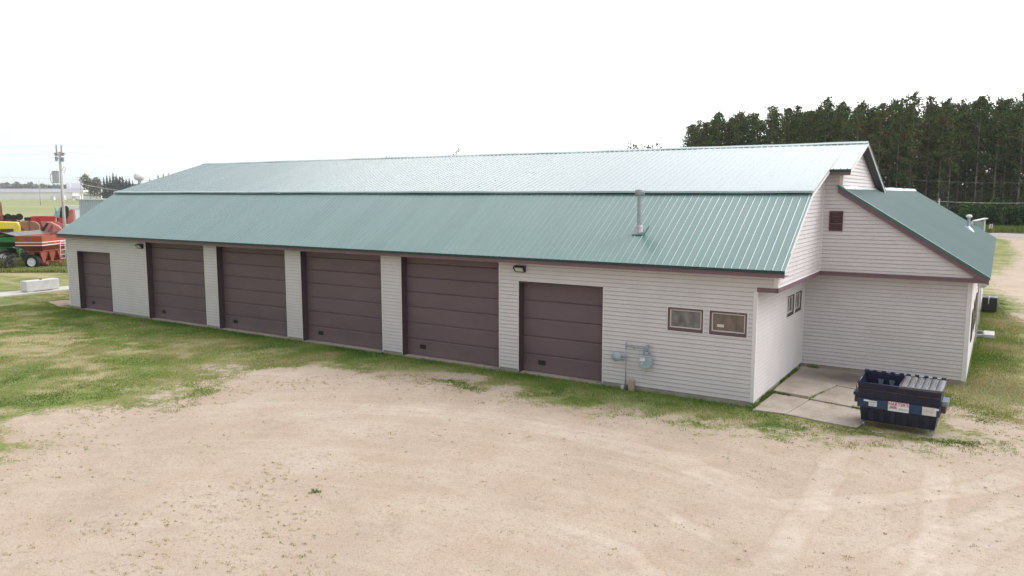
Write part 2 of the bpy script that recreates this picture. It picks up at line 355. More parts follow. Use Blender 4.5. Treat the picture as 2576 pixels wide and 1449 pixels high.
        kk = math_(nt, 'MULTIPLY', math_(nt, 'MULTIPLY', band, gate_), math_(nt, 'MULTIPLY', math_(nt, 'MULTIPLY_ADD', tn, 2.4, -.75, clamp=True), amt*.55))
        g = mixc(nt, kk, g, (.66, .585, .51))
        edge = math_(nt, 'MULTIPLY', math_(nt, 'SUBTRACT', .05, math_(nt, 'ABSOLUTE', math_(nt, 'SUBTRACT', dd, wd_+.04))), 18, clamp=True)
        g = mixc(nt, math_(nt, 'MULTIPLY', math_(nt, 'MULTIPLY', edge, gate_), math_(nt, 'MULTIPLY', tn, .7*amt)), g, (.36, .28, .21))
    # --- grass
    n1 = noise(nt, pos, .55, 5, .6); n2 = noise(nt, pos, 2.6, 6, .7); n3 = noise(nt, mapping(nt, pos, (1, 1, 1)), 16, 4, .75)
    gr = ramp(nt, math_(nt, 'MULTIPLY_ADD', n3, .5, math_(nt, 'MULTIPLY', n2, .5)), [(.30, (.08, .115, .03)), (.45, (.14, .185, .048)), (.58, (.22, .25, .075)), (.72, (.35, .33, .15))])
    gr = mixc(nt, ramp(nt, n1, [(.46, (0, 0, 0)), (.64, (.7,)*3)]), gr, (.33, .265, .13))
    gr = mixc(nt, ramp(nt, noise(nt, pos, 1.15, 6, .7), [(.52, (0, 0, 0)), (.7, (.75,)*3)]), gr, (.42, .345, .235))
    gr = mixc(nt, ramp(nt, noise(nt, pos, .28, 3, .6), [(.45, (0, 0, 0)), (.62, (.5,)*3)]), gr, (.085, .14, .035))
    gr = mixc(nt, math_(nt, 'MULTIPLY', math_(nt, 'MULTIPLY_ADD', n3, 1.2, .1), at_('dry'), clamp=True), gr, ramp(nt, n2, [(.35, (.36, .30, .14)), (.6, (.47, .375, .25))]))
    gr = mixc(nt, math_(nt, 'MULTIPLY', at_('lush'), .85), gr, ramp(nt, n3, [(.3, (.045, .095, .018)), (.55, (.095, .175, .03)), (.72, (.17, .24, .06))]))
    # east strip and far field are brighter
    far = ramp(nt, math_(nt, 'DIVIDE', math_(nt, 'LENGTH', 0) if False else math_(nt, 'ABSOLUTE', sx.outputs[0]), 160), [(.35, (0, 0, 0)), (1, (.85,)*3)])
    fld = ramp(nt, noise(nt, mapping(nt, pos, (.2, 1, 1), rot=(0, 0, .45)), .03, 5, .6), [(.3, (.22, .255, .115)), (.55, (.29, .31, .15)), (.75, (.36, .35, .20))])
    gr = mixc(nt, far, gr, fld)
    # --- blend
    e = math_(nt, 'MULTIPLY_ADD', math_(nt, 'SUBTRACT', n2, .5), 5.0, math_(nt, 'MULTIPLY_ADD', at_('sd'), .8, .35))
    e = math_(nt, 'MULTIPLY_ADD', math_(nt, 'SUBTRACT', n3, .5), 3.6, e)
    e = math_(nt, 'MULTIPLY_ADD', at_('bare'), -3.4, e)
    e = math_(nt, 'MULTIPLY_ADD', at_('lush'), 1.8, e)
    e = math_(nt, 'MULTIPLY_ADD', at_('dry'), -1.1, e)
    k = ramp(nt, math_(nt, 'MULTIPLY_ADD', e, .5, .42), [(.3, (0, 0, 0)), (.62, (1, 1, 1))])
    col = mixc(nt, k, g, gr)
    L(col, p.inputs['Base Color']); p.inputs['Roughness'].default_value = .95; p.inputs['Specular IOR Level'].default_value = .15
    b = nt.nodes.new('ShaderNodeBump'); b.inputs['Strength'].default_value = .5; b.inputs['Distance'].default_value = .03
    L(math_(nt, 'ADD', n3, fine), b.inputs['Height']); L(b.outputs[0], p.inputs['Normal'])
    return m
me.materials.append(ground_mat())
go = link(bpy.data.objects.new('ground', me)); tag(go, kind='structure')

# grass blades: one mass nobody could count
def blades(name, P, h, wd, val, lean=.5):
    n = len(P); a = rng.random(n)*6.283; dx, dy = np.cos(a)*wd/2, np.sin(a)*wd/2
    b = rng.random(n)*6.283; ln = rng.random(n)*lean*h
    v = np.zeros((n, 3, 3)); v[:, 0] = P; v[:, 1] = P; v[:, 2] = P
    v[:, 0, 0] -= dx; v[:, 0, 1] -= dy; v[:, 1, 0] += dx; v[:, 1, 1] += dy
    v[:, 2, 0] += np.cos(b)*ln; v[:, 2, 1] += np.sin(b)*ln; v[:, 2, 2] += h
    me = bpy.data.meshes.new(name); me.vertices.add(3*n); me.vertices.foreach_set('co', v.ravel())
    me.loops.add(3*n); me.loops.foreach_set('vertex_index', np.arange(3*n)); me.polygons.add(n)
    me.polygons.foreach_set('loop_start', np.arange(0, 3*n, 3)); me.polygons.foreach_set('loop_total', np.full(n, 3)); me.update(calc_edges=True)
    at = me.attributes.new('tone', 'FLOAT', 'POINT'); at.data.foreach_set('value', np.repeat(val, 3).astype(np.float32))
    return me
def blade_mat():
    m, nt, p, L = nodes('grass_blades')
    a = nt.nodes.new('ShaderNodeAttribute'); a.attribute_name = 'tone'
    c = ramp(nt, a.outputs['Fac'], [(0, (.06, .13, .02)), (.3, (.125, .215, .034)), (.5, (.205, .27, .052)), (.72, (.33, .31, .11)), (1, (.52, .43, .27))])
    L(c, p.inputs['Base Color']); p.inputs['Roughness'].default_value = .8; p.inputs['Specular IOR Level'].default_value = .2
    return m
M['blade'] = blade_mat()
def scatter(n, x0, x1, y0, y1, dens):
    x = rng.uniform(x0, x1, n); y = rng.uniform(y0, y1, n); k = rng.random(n) < dens(x, y)
    return x[k], y[k]
def blocked(x, y): return ((x > -36.3) & (x < .02) & (y > -.02)) | ((x > 0) & (x < 5.1) & (y > 6.1)) | ((x > .05) & (x < 2.85) & (y > -.3) & (y < 6.1)) | ((x > -46.3) & (x < -43.7) & (y > -60))
def dens(x, y):
    s = sdist(x, y, GB); nz = value_noise(x, y, 1.3, 3)*.6+value_noise(x, y, 4.1, 4)*.4
    d = np.clip((s*.75+.25+(nz-.5)*3.6-bare_f(x, y)*2.4+lush_f(x, y)*1.8), 0, 1)*np.where(nz < .42, .7, 1)*(1-.7*dry_f(x, y))
    k = np.clip((x-4.2)/1.6, 0, 1)*np.clip((y-2)/3, 0, 1); d = d*(1-k)+k*np.clip(s*1.1+(nz-.5)*1.5, 0, .75)
    return np.where(blocked(x, y), 0, np.maximum(d, .0))
gx, gy = scatter(760000, -40, 7.5, -15, 2.5, dens)
gx2, gy2 = scatter(210000, 2.9, 8, 2.5, 34, dens); gx3, gy3 = scatter(60000, -46, -36, 0, 14, dens); gx2 = np.r_[gx2, gx3]; gy2 = np.r_[gy2, gy3]
gx = np.r_[gx, gx2]; gy = np.r_[gy, gy2]
lu = lush_f(gx, gy); tn = np.clip(.56-.40*lu+(value_noise(gx, gy, .7, 8)-.5)*.7+(value_noise(gx, gy, .23, 9)-.5)*.4+(rng.random(len(gx))-.5)*.35+.25*dry_f(gx, gy)+.34*np.clip((gx-4.0)/1.5, 0, 1), 0, 1)
hh = (.018+.03*rng.random(len(gx)))*(1+1.5*lu)
P = np.stack([gx, gy, np.full(len(gx), -.02)], 1)
me = blades('grass', P, hh, .012+.012*rng.random(len(gx)), tn, .8); me.materials.append(M['blade'])
tag(link(bpy.data.objects.new('grass', me)), 'patchy green and straw coloured turf along the building and gravel lot', 'grass', kind='stuff')
# sparse weeds on the gravel
def wd(x, y):
    s = sdist(x, y, GB); nz = value_noise(x, y, .8, 21); c = 0*x
    for a, b, r, k in ((-6.2, -13.2, 1.6, 1.), (-7.6, -11.6, .8, .8), (-5.3, -14.6, 1.5, .9), (-4.2, -13.8, 1.2, .8), (-5.9, -11.0, .9, .5), (-7.5, -14.5, 1.5, .6)):
        c = np.maximum(c, k*np.exp(-((x-a)**2+(y-b)**2)/(r*r)))
    base = np.clip(.42+s*.20, .035, .5)
    k = (nz > .38)*(base+c*.55)*(s < .6)
    return np.clip(k*.5, 0, 1)*(~blocked(x, y))
cx_, cy_ = scatter(30000, -16, 7, -17, 2, wd)
n = len(cx_)*10; sprd = np.repeat(rng.uniform(.012, .045, len(cx_)), 10); gx = np.repeat(cx_, 10)+rng.normal(0, 1.3, n)*sprd; gy = np.repeat(cy_, 10)+rng.normal(0, .8, n)*sprd
tn = np.clip(np.repeat(rng.uniform(.6, 1.0, len(cx_)), 10)+(rng.random(n)-.5)*.2, 0, 1)
me = blades('weeds', np.stack([gx, gy, np.full(n, -.02)], 1), .012+.022*rng.random(n), .014+.01*rng.random(n), tn, 1.2); me.materials.append(M['blade'])
tag(link(bpy.data.objects.new('weeds', me)), 'sparse low weeds scattered across the open gravel lot', 'weeds', kind='stuff')

def sheet(name, poly, z, m, thick=0):
    b = MB()
    if thick: b.prism(poly, 'z', z-thick, z)
    else: b.add([(x, y, z) for x, y in poly], [tuple(range(len(poly)))])
    return b.build(name, m)
M['pathc'] = mat('path_concrete', (.50, .47, .43), .9, .1, 1.5, bump=.2)
M['asphalt'] = mat('asphalt', (.36, .325, .32), .9, .1, 1.2, bump=.2)
M['asphalt_dark'] = mat('road_edge', (.14, .12, .1), .9, .1, 1.2)
tv = Vector((-.673, .74, 0)); nv = Vector((.74, .673, 0)); RB = Vector((6, 121, 0))
def rp(s, o): q = RB+tv*s+nv*o; return (q.x, q.y)
tag(sheet('road', [rp(-120, -9), rp(420, -9), rp(420, -.4), rp(-120, -.4)], .012, M['asphalt']), kind='structure')
tag(sheet('road_edge', [rp(-120, -.4), rp(420, -.4), rp(420, .9), rp(-120, .9)], .016, M['asphalt_dark']), kind='structure')
tag(sheet('path', [(-43.75, -14), (-44.3, 14), (-46.2, 14), (-45.75, -14)], .045, M['pathc'], .1), kind='structure')
# worn bare shelf at the far corner
M['dirt'] = mat('bare_dirt', (.40, .31, .24), .95, .2, 3, bump=.3)
tag(sheet('dirt_patch', [(-36.25, -.1), (-36.25, 2.6), (-38.2, 2.4), (-39.5, 1.3), (-39.6, .5), (-38.4, .2), (-37.2, -.15)], .012, M['dirt']), kind='structure')

def clumps(seed, spots):
    r = np.random.default_rng(seed); q = []; tn = []
    for x, y, rx, ry, n in spots:
        a = r.random(n)*6.283; k = np.sqrt(r.random(n))*(.75+.35*np.sin(a*3+x)+.2*np.sin(a*7+y)); q.append(np.c_[x+np.cos(a)*k*rx, y+np.sin(a)*k*ry, np.full(n, -.02)]); tn.append(r.uniform(.1, .65, n))
    q = np.vstack(q); m_ = blades('turf_clumps', q, .02+.035*r.random(len(q)), .016+.012*r.random(len(q)), np.concatenate(tn), 1.1); m_.materials.append(M['blade']); return m_
tag(link(bpy.data.objects.new('turf_clumps', clumps(5, [(-9.0, -2.2, .9, .4, 900), (-8.0, -2.6, .8, .3, 600), (-5.9, -11.2, .16, .12, 110), (4.6, -.7, .8, .35, 700), (5.3, -.45, .5, .3, 350), (2.85, -.55, .35, .25, 450), (3.1, -.95, .7, .15, 220), (5.6, 1.9, .5, .4, 300)]))), 'thicker green turf clumps along the ragged edge of the gravel', 'grass', kind='stuff')

n = 5200; px_ = rng.uniform(-14, 7.5, n); py_ = rng.uniform(-15.5, -1.5, n); k = sdist(px_, py_, GB) < -.3; px_, py_ = px_[k], py_[k]; b = MB()
tp = [(0, 0, .8), (-1, -.4, 0), (.9, -.7, 0), (.5, .9, 0), (-.6, .8, 0)]
for x, y in zip(px_, py_):
    s_ = .007+.013*rng.random()**2; a = rng.random()*6.28; c_, n_ = math.cos(a), math.sin(a)
    b.mi = int(rng.random() < .22); b.add([(x+(u*c_-v*n_)*s_, y+(u*n_+v*c_)*s_*.8, -.022+w_*s_) for u, v, w_ in tp], [(0, 1, 2), (0, 2, 3), (0, 3, 4), (0, 4, 1)])
tag(b.build('pebbles', [mat('pebble', (.40, .33, .27), .9, .35, 9), mat('pale_pebble', (.68, .64, .58), .9, .15, 9)], fix=False), 'small stones strewn over the gravel lot', 'pebbles', kind='stuff')

# ------------------------------------------------------------------ the building
B = thing('service_building', 'long white sided workshop with green metal roof and six mauve-brown garage doors', 'building')
E_ = .127; Z0 = .12
def clip(poly, lo, hi):
    for s, lim in ((1, lo), (-1, -hi)):
        o = []; n = len(poly)
        for i in range(n):
            a, b = poly[i], poly[(i+1) % n]; da, db = s*a[1]-lim, s*b[1]-lim
            if da >= -1e-9: o.append(a)
            if (da > 1e-9 and db < -1e-9) or (da < -1e-9 and db > 1e-9):
                t = da/(da-db); o.append((a[0]+(b[0]-a[0])*t, a[1]+(b[1]-a[1])*t))
        poly = o
        if len(poly) < 3: return []
    return poly
def siding(mb, O, U, Nn, poly, base=Z0):
    lo, hi = min(p[1] for p in poly), max(p[1] for p in poly)
    k = math.floor((lo-base)/E_+1e-6)
    while base+k*E_ < hi-1e-6:
        z0, z1 = base+k*E_, base+(k+1)*E_; c = clip(poly, max(z0, lo), min(z1, hi)); k += 1
        if len(c) < 3: continue
        off = lambda z: .003+.016*(1-(z-z0)/E_)
        P = lambda u, z, o: (O[0]+U[0]*u+Nn[0]*o, O[1]+U[1]*u+Nn[1]*o, z)
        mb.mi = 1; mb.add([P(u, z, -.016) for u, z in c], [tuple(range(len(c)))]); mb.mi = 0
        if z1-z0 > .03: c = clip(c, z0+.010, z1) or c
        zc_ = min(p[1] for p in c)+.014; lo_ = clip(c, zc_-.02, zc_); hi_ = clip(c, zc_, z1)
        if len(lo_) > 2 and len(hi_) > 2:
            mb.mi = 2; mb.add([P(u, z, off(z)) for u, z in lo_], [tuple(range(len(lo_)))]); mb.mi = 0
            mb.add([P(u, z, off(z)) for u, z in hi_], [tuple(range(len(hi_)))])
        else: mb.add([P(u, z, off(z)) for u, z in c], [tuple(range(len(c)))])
        zb = min(p[1] for p in c); bs = [p[0] for p in c if abs(p[1]-zb) < 1e-6]
        if len(bs) > 1: a, b = min(bs), max(bs); mb.quad(P(a, zb, off(zb)), P(b, zb, off(zb)), P(b, zb+.002, -.016), P(a, zb+.002, -.016))
        # staggered panel joints: a thin raised lap edge
        L0 = 3.66; ua, ub = min(p[0] for p in c), max(p[0] for p in c); j = (k*1.37) % L0+math.floor(ua/L0)*L0
        while j < ub:
            if ua+.05 < j < ub-.05 and len(c) == 4 and k % 2: mb.quad(P(j, z0, off(z0)+.003), P(j+.012, z0, off(z0)+.003), P(j+.012, z1, off(z1)+.003), P(j, z1, off(z1)+.003))
            j += L0
def rect(a, b, c, d): return [(a, c), (b, c), (b, d), (a, d)]
SOF = 3.80
doors = [(-35.2, -32.15, 3.08, 5), (-29.07, -24.66, SOF, 7), (-23.76, -19.33, SOF, 7), (-18.4, -14.05, SOF, 7), (-13.05, -8.71, SOF, 7), (-7.9, -4.78, 3.13, 5)]
wins = [(-2.62, -1.52, 1.985, 2.70), (-1.34, -.24, 1.985, 2.70)]
# front wall
f = MB(); O, U, Nn = (0, 0), (1, 0), (0, -1); XL = -36.2
prev = XL
for a, b, h, _ in doors:
    siding(f, O, U, Nn, rect(prev, a, Z0, SOF))
    if h < SOF: siding(f, O, U, Nn, rect(a, b, h+.05, SOF))
    prev = b
a1, b1 = wins[0][0], wins[1][1]
siding(f, O, U, Nn, rect(prev, a1, Z0, SOF)); siding(f, O, U, Nn, rect(a1, b1, Z0, 1.985)); siding(f, O, U, Nn, rect(a1, b1, 2.70, SOF))
siding(f, O, U, Nn, rect(wins[0][1], wins[1][0], 1.985, 2.70)); siding(f, O, U, Nn, rect(b1, 0, Z0, 3.33))
siding(f, O, U, Nn, rect(b1, .0, 3.33, SOF)); siding(f, O, U, Nn, rect(.0, .47, 3.47, SOF))
f.build('wall', [M['siding'], M['groove_shade'], M['edge']], B, fix=False)
# end wall of the front wing (lower)
ew = [(3.70, 4.68, 2.08, 2.78), (4.82, 5.80, 2.08, 2.78)]
f = MB(); O, U, Nn = (0, 0), (0, 1), (1, 0)
siding(f, O, U, Nn, rect(0, ew[0][0], Z0, 3.34)); siding(f, O, U, Nn, rect(ew[0][0], ew[1][1], Z0, 2.08)); siding(f, O, U, Nn, rect(ew[0][0], ew[1][1], 2.78, 3.34))
siding(f, O, U, Nn, rect(ew[0][1], ew[1][0], 2.08, 2.78)); siding(f, O, U, Nn, rect(ew[1][1], 6.15, Z0, 3.34))
f.build('wall', [M['siding'], M['groove_shade'], M['edge']], B, fix=False)
# roof profile
def zr(y):                                         # roof surface height at depth y
    if y < 2.97: return 3.9959+(y+.3262)*.6362
    if y < 8.89: return 6.0946+(y-2.97)*.3088
    if y < 14.81: return 7.922-(y-8.89)*.3088
    return 6.0946-(y-14.81)*.6362
# upper gable wall of the front wing, jettied to X=.55
YL = 5.79; T = .10
f = MB(); siding(f, (.55, 0), (0, 1), (1, 0), [(0, 3.47), (YL, 3.47), (YL, zr(YL)-T), (2.97, zr(2.97)-T), (0, zr(0)-T)])
f.build('wall', [M['siding'], M['groove_shade'], M['edge']], B, fix=False)
# louvre wall (jettied front of the annex, upper)
RA = lambda x: 6.34-(x-1.06)*.636                  # annex roof surface
f = MB(); siding(f, (0, YL), (1, 0), (0, -1), [(.55, 3.47), (5.08, 3.47), (5.08, RA(5.08)-.1), (1.12, RA(1.12)-.1), (1.12, 6.74), (.55, 6.74)])
f.build('wall', [M['siding'], M['groove_shade'], M['edge']], B, fix=False)
# lower front wall of the annex
YA = 6.15
f = MB(); siding(f, (0, YA), (1, 0), (0, -1), rect(0, 5.02, Z0+.02, 3.34)); f.build('wall', [M['siding'], M['groove_shade'], M['edge']], B, fix=False)
# east wall of the annex
f = MB(); siding(f, (5.05, 0), (0, 1), (1, 0), rect(YA, 30.6, Z0, 3.4)); f.build('wall', [M['siding'], M['groove_shade'], M['edge']], B, fix=False)
# main gable end wall
f = MB(); siding(f, (1.15, 0), (0, 1), (1, 0), [(YL+.03, 6.2), (14.6, 6.0), (14.6, zr(14.6)-.1), (8.89, 7.922-.1), (YL+.03, zr(YL)-.1)])
f.build('wall', [M['siding'], M['groove_shade'], M['edge']], B, fix=False)
# walls at the back and west, plain backing
f = MB(); f.box(XL, XL+.1, .02, 18.0, 0, SOF); f.prism([(.05, SOF), (18.0, SOF), (14.81, 5.9), (8.89, 7.7), (2.97, 5.9)], 'x', XL+.02, XL+.12); f.box(XL, 1, 18.0, 18.1, 0, SOF)
f.box(-10, 5.0, 30.5, 30.6, 0, 3.6); f.prism([(-5, 3.4), (5.0, 3.4), (1.0, 6.1)], 'y', 30.45, 30.55)
f.build('wall', M['siding'], B)
# foundation
f = MB()
px = XL
for a, b, _, _ in doors+[(.0, 0, 0, 0)]:
    f.box(px, a, .012, .3, -.3, Z0+.01); px = b
f.box(-.3, -.012, .301, 6.1, -.3, Z0+.01); f.box(.0, 5.0, YA+.012, YA+.3, -.3, Z0+.03); f.box(4.7, 5.035, YA+.3, 30.5, -.3, Z0+.01)
pieces(f, 'foundation', M['conc'], B)
# soffits, fascias, trim
f = MB(); f.box(XL-.25, .78, -.3, .28, SOF, SOF+.012)
f.box(0, .55, -.0, YL, 3.335, 3.345); f.box(.0, 5.08, YL, YA, 3.335, 3.345)
f.build('soffit', M['soffit'], B)
f = MB()
f.box(XL-.28, .80, -.335, -.30, 3.785, 3.96)                       # front eave
f.box(XL-.28, .80, -.345, -.336, 3.875, 3.90)
f.box(0.012, .58, -.03, -.005, 3.33, 3.46)                       # front of the jetty
f.box(.56, .585, -.03, YL-.03, 3.33, 3.465)                      # east side of the jetty
f.box(.59, 5.13, YL-.035, YL-.01, 3.33, 3.465)                   # under the louvre wall
f.box(.59, 5.10, YL-.045, YL-.036, 3.43, 3.47)
f.build('fascia', M['fascia'], B)
# rake fascia of the annex
f = MB()
for x0, x1 in ((1.04, 5.50),): f.prism([(x0, RA(x0)-.06), (x1, RA(x1)-.06), (x1, RA(x1)-.24), (x0, RA(x0)-.24)], 'y', YL-.10, YL-.07)
f.prism([(5.085, 3.33), (5.40, 3.33), (5.42, RA(5.42)-.2), (5.085, RA(5.085)-.2)], 'y', YL-.068, YL+.3)
f.box(5.42, 5.45, YL-.06, 30.9, 3.34, 3.50)
f.build('fascia', M['fascia'], B)
f = MB(); f.prism([(1.02, RA(1.02)+.02), (5.53, RA(5.53)+.02), (5.53, RA(5.53)-.06), (1.02, RA(1.02)-.06)], 'y', YL-.135, YL-.10)
f.build('rake_trim', M['green_trim'], B)
f = MB(); f.prism([(1.02, RA(1.02)+.024), (5.53, RA(5.53)+.024), (5.53, RA(5.53)+.034), (1.02, RA(1.02)+.034)], 'y', YL-.135, YL-.085)
f.build('rake_trim', M['flashw'], B)
# notch eave of the main roof
YN = 5.42; ZN = zr(YN)
f = MB(); f.box(.80, 1.44, YN-.02, YN+.01, ZN-.17, ZN-.05); f.build('fascia', M['fascia'], B)
f = MB(); f.box(.79, 1.46, YN-.04, YN-.021, ZN-.07, ZN-.005); f.box(XL-.30, .815, -.362, -.352, 3.905, 3.987); f.build('drip_edge', M['dkgreen'], B)
f = MB(); f.box(.81, 1.42, YN+.012, 5.9, ZN-.16, ZN-.15)
f.prism([(YL, zr(YL)-.13), (8.89, 7.79), (14.7, zr(14.7)-.13), (14.7, zr(14.7)-.14), (8.89, 7.78), (YL, zr(YL)-.14)], 'x', 1.17, 1.44)
f.build('soffit', mat('dark_soffit', (.05, .04, .045), .7, .05, 3), B)
# verge trims (white) and corner posts
f = MB()
def verge(y0, y1, x, hgt=.10, w_=.025, dz=0):
    f.prism([(y0, zr(y0)-.005+dz), (y1, zr(y1)-.005+dz), (y1, zr(y1)-hgt+dz), (y0, zr(y0)-hgt+dz)], 'x', x-w_, x)
verge(-.33, 2.97, .81, .09); verge(2.97, YN, .81, .09); verge(YN, 8.89, 1.46, .11); verge(8.889, 14.79, 1.46, .11)
f.build('verge_trim', M['trimw'], B)
f = MB(); f.prism([(8.9, 7.922), (14.85, zr(14.79)+.0), (14.85, zr(14.79)-.05), (8.9, 7.87)], 'x', 1.462, 1.475); f.build('verge_trim', M['dkgreen'], B)
f = MB()
f.box(-.085, .022, -.022, -.002, .12, 3.33); f.box(.002, .022, -.002, .09, .12, 3.33)
f.box(.455, .575, -.022, -.002, 3.47, SOF); f.box(.552, .575, -.002, .1, 3.47, SOF)
f.box(.555, .60, YL-.045, YL-.002, 3.475, 6.6); f.box(.004, .045, YA-.045, YA-.004, .14, 3.33)
f.box(4.94, 5.072, YA-.022, YA-.002, .12, 3.33); f.box(5.052, 5.072, YA-.002, YA+.12, .12, 3.33)
f.box(1.06, 1.172, YL-.022, YL-.002, 6.32, 6.73); f.box(1.152, 1.172, YL-.002, YL+.08, 6.3, 6.7)
f.box(XL-.022, XL+.06, -.022, -.002, .12, SOF)
pieces(f, 'corner_post', M['trimw'], B)
f = MB(); f.box(0.0, .57, -.024, -.004, 3.462, 3.475); f.box(.556, .592, -.0, YL-.03, 3.467, 3.48); f.build('trim', M['trimw'], B)
# roofs ------------------------------------------------------------
def ribbed(name, P00, P10, P01, P11, pitch, m, hrib=.0115, nrow=8, wob=.010, seed=1, thick=.03, rb=.105, rtp=.04):
    """panel with ribs running from the P00-P10 edge up to the P01-P11 edge"""
    P00, P10, P01, P11 = map(Vector, (P00, P10, P01, P11)); Lx = (P10-P00).length; nr = max(1, int(round(Lx/pitch)))
    nrm = (P10-P00).cross(P01-P00).normalized()
    if nrm.z < 0: nrm = -nrm
    prof = []
    for i in range(nr):
        c = (i+.5)/nr; q = pitch/Lx
        prof += [(c-.5*q, 0), (c-rb*q, 0), (c-rtp*q, hrib), (c+rtp*q, hrib), (c+rb*q, 0)]
    prof.append((1, 0)); prof[0] = (0, 0)
    us = np.array([a for a, _ in prof]); hs = np.array([b for _, b in prof]); b = MB(); vs = []
    r = np.random.default_rng(seed); ph = r.random(8)*6.28
    for j in range(nrow+1):
        t = j/nrow
        for u_, h_ in zip(us, hs):
            x = u_*Lx
            wv = wob*(math.sin(x*.9+ph[0]+t*2)*.4+math.sin(x*2.3+ph[1]-t*3)*.3+math.sin(x*5.1+t*6+ph[2])*.2) if 0 < t < 1 else wob*.5*math.sin(x*.6+ph[3])
            vs.append((P00*(1-u_)+P10*u_)*(1-t)+(P01*(1-u_)+P11*u_)*t+nrm*(h_+wv))
    n = len(us); b.add(vs, [(j*n+i, j*n+i+1, (j+1)*n+i+1, (j+1)*n+i) for j in range(nrow) for i in range(n-1)])
    # eave edge of the sheet with its corrugation
    ev = [vs[i] for i in range(n)]+[vs[i]-nrm*.03-nrm*hs[i] for i in range(n)]
    b.add(ev, [(i, n+i, n+i+1, i+1) for i in range(n-1)])
    return b.build(name, m, B, fix=False)
xl, xr_ = -36.5, .81
ribbed('roof', (xl, -.345, zr(-.345)), (xr_, -.345, zr(-.345)), (xl, 3.0, zr(2.97)+.0), (xr_, 3.0, zr(2.97)+.0), .2286, M['roof'], seed=3)
ribbed('roof', (xl, 2.95, zr(2.97)+.055), (xr_, 2.95, zr(2.97)+.055), (xl, 8.89, 7.922), (xr_, 8.89, 7.922), .2286, M['roofu'], seed=5, wob=.008, hrib=.02)
ZQ = zr(2.97)+.055+(YN-.03-2.95)*(7.922-zr(2.97)-.055)/5.94
ribbed('roof', (xr_-.002, YN-.03, ZQ), (1.46, YN-.03, ZQ), (xr_, 8.89, 7.922), (1.46, 8.89, 7.922), .2286, M['roofu'], seed=5, wob=.0, hrib=.02)
ribbed('roof', (xl, 14.81, 6.0946), (1.46, 14.81, 6.0946), (xl, 8.89, 7.922), (1.46, 8.89, 7.922), .2286, M['roofu'], seed=6, nrow=2)
ribbed('roof', (xl, 18.3, 3.9), (1.0, 18.3, 3.9), (xl, 14.81, 6.0946), (1.0, 14.81, 6.0946), .2286, M['roof'], seed=7, nrow=2)
ribbed('roof', (5.53, YL-.13, RA(5.53)), (5.53, 30.95, RA(5.53)), (1.02, YL-.13, RA(1.02)), (1.02, 30.95, RA(1.02)), .2286, M['roofa'], seed=8, wob=.010, hrib=.02, rb=.12, rtp=.06)
ribbed('roof', (-5.5, 18.3, 2.4), (-5.5, 30.95, 2.4), (1.0, 18.3, RA(1.02)), (1.0, 30.95, RA(1.02)), .2286, M['roofa'], seed=9, nrow=2)
# flashing at the break, ridge caps
f = MB()
def wavy(x, s=1): return .005*math.sin(x*.8)+.004*math.sin(x*2.1+1)
for i in range(60):
    x0 = xl+(xr_-xl)*i/60; x1 = xl+(xr_-xl)*(i+1)/60; a, b = wavy(x0), wavy(x1); zb = zr(2.97)
    f.quad((x0, 2.90, zb+.005+a), (x1, 2.90, zb+.005+b), (x1, 2.92, zb+.07+b), (x0, 2.92, zb+.07+a))
    f.quad((x0, 2.92, zb+.07+a), (x1, 2.92, zb+.07+b), (x1, 3.04, zb+.11+b), (x0, 3.04, zb+.11+a))
f.build('flashing', M['flash'], B)
f = MB()
for i in range(60):
    x0 = xl+(1.46-xl)*i/60; x1 = xl+(1.46-xl)*(i+1)/60; a, b = wavy(x0)*1.2, wavy(x1)*1.2
    f.quad((x0, 8.70, 7.89+a), (x1, 8.70, 7.89+b), (x1, 8.89, 7.962+b), (x0, 8.89, 7.962+a)); f.quad((x0, 8.89, 7.962+a), (x1, 8.89, 7.962+b), (x1, 9.08, 7.89+b), (x0, 9.08, 7.89+a))
    f.quad((x0, 8.70, 7.89+a), (x1, 8.70, 7.89+b), (x1, 8.70, 7.865+b), (x0, 8.70, 7.865+a))
f.build('ridge_cap', M['flash'], B)
f = MB()
for i in range(26):
    y0 = 5.8+i*.97; y1 = y0+.97; a, b = .03*math.sin(y0*1.7), .03*math.sin(y1*1.7); 
    f.quad((1.16, y0, RA(1.16)+.07+a*.6), (1.16, y1, RA(1.16)+.07+b*.6), (1.27, y1, RA(1.27)+.025), (1.27, y0, RA(1.27)+.025))
    if y0 > 14: f.quad((1.16, y0, RA(1.16)+.07+a*.6), (1.16, y1, RA(1.16)+.07+b*.6), (.8, y1, RA(1.02)-.05), (.8, y0, RA(1.02)-.05))
f.build('flashing', M['flashw'], B)
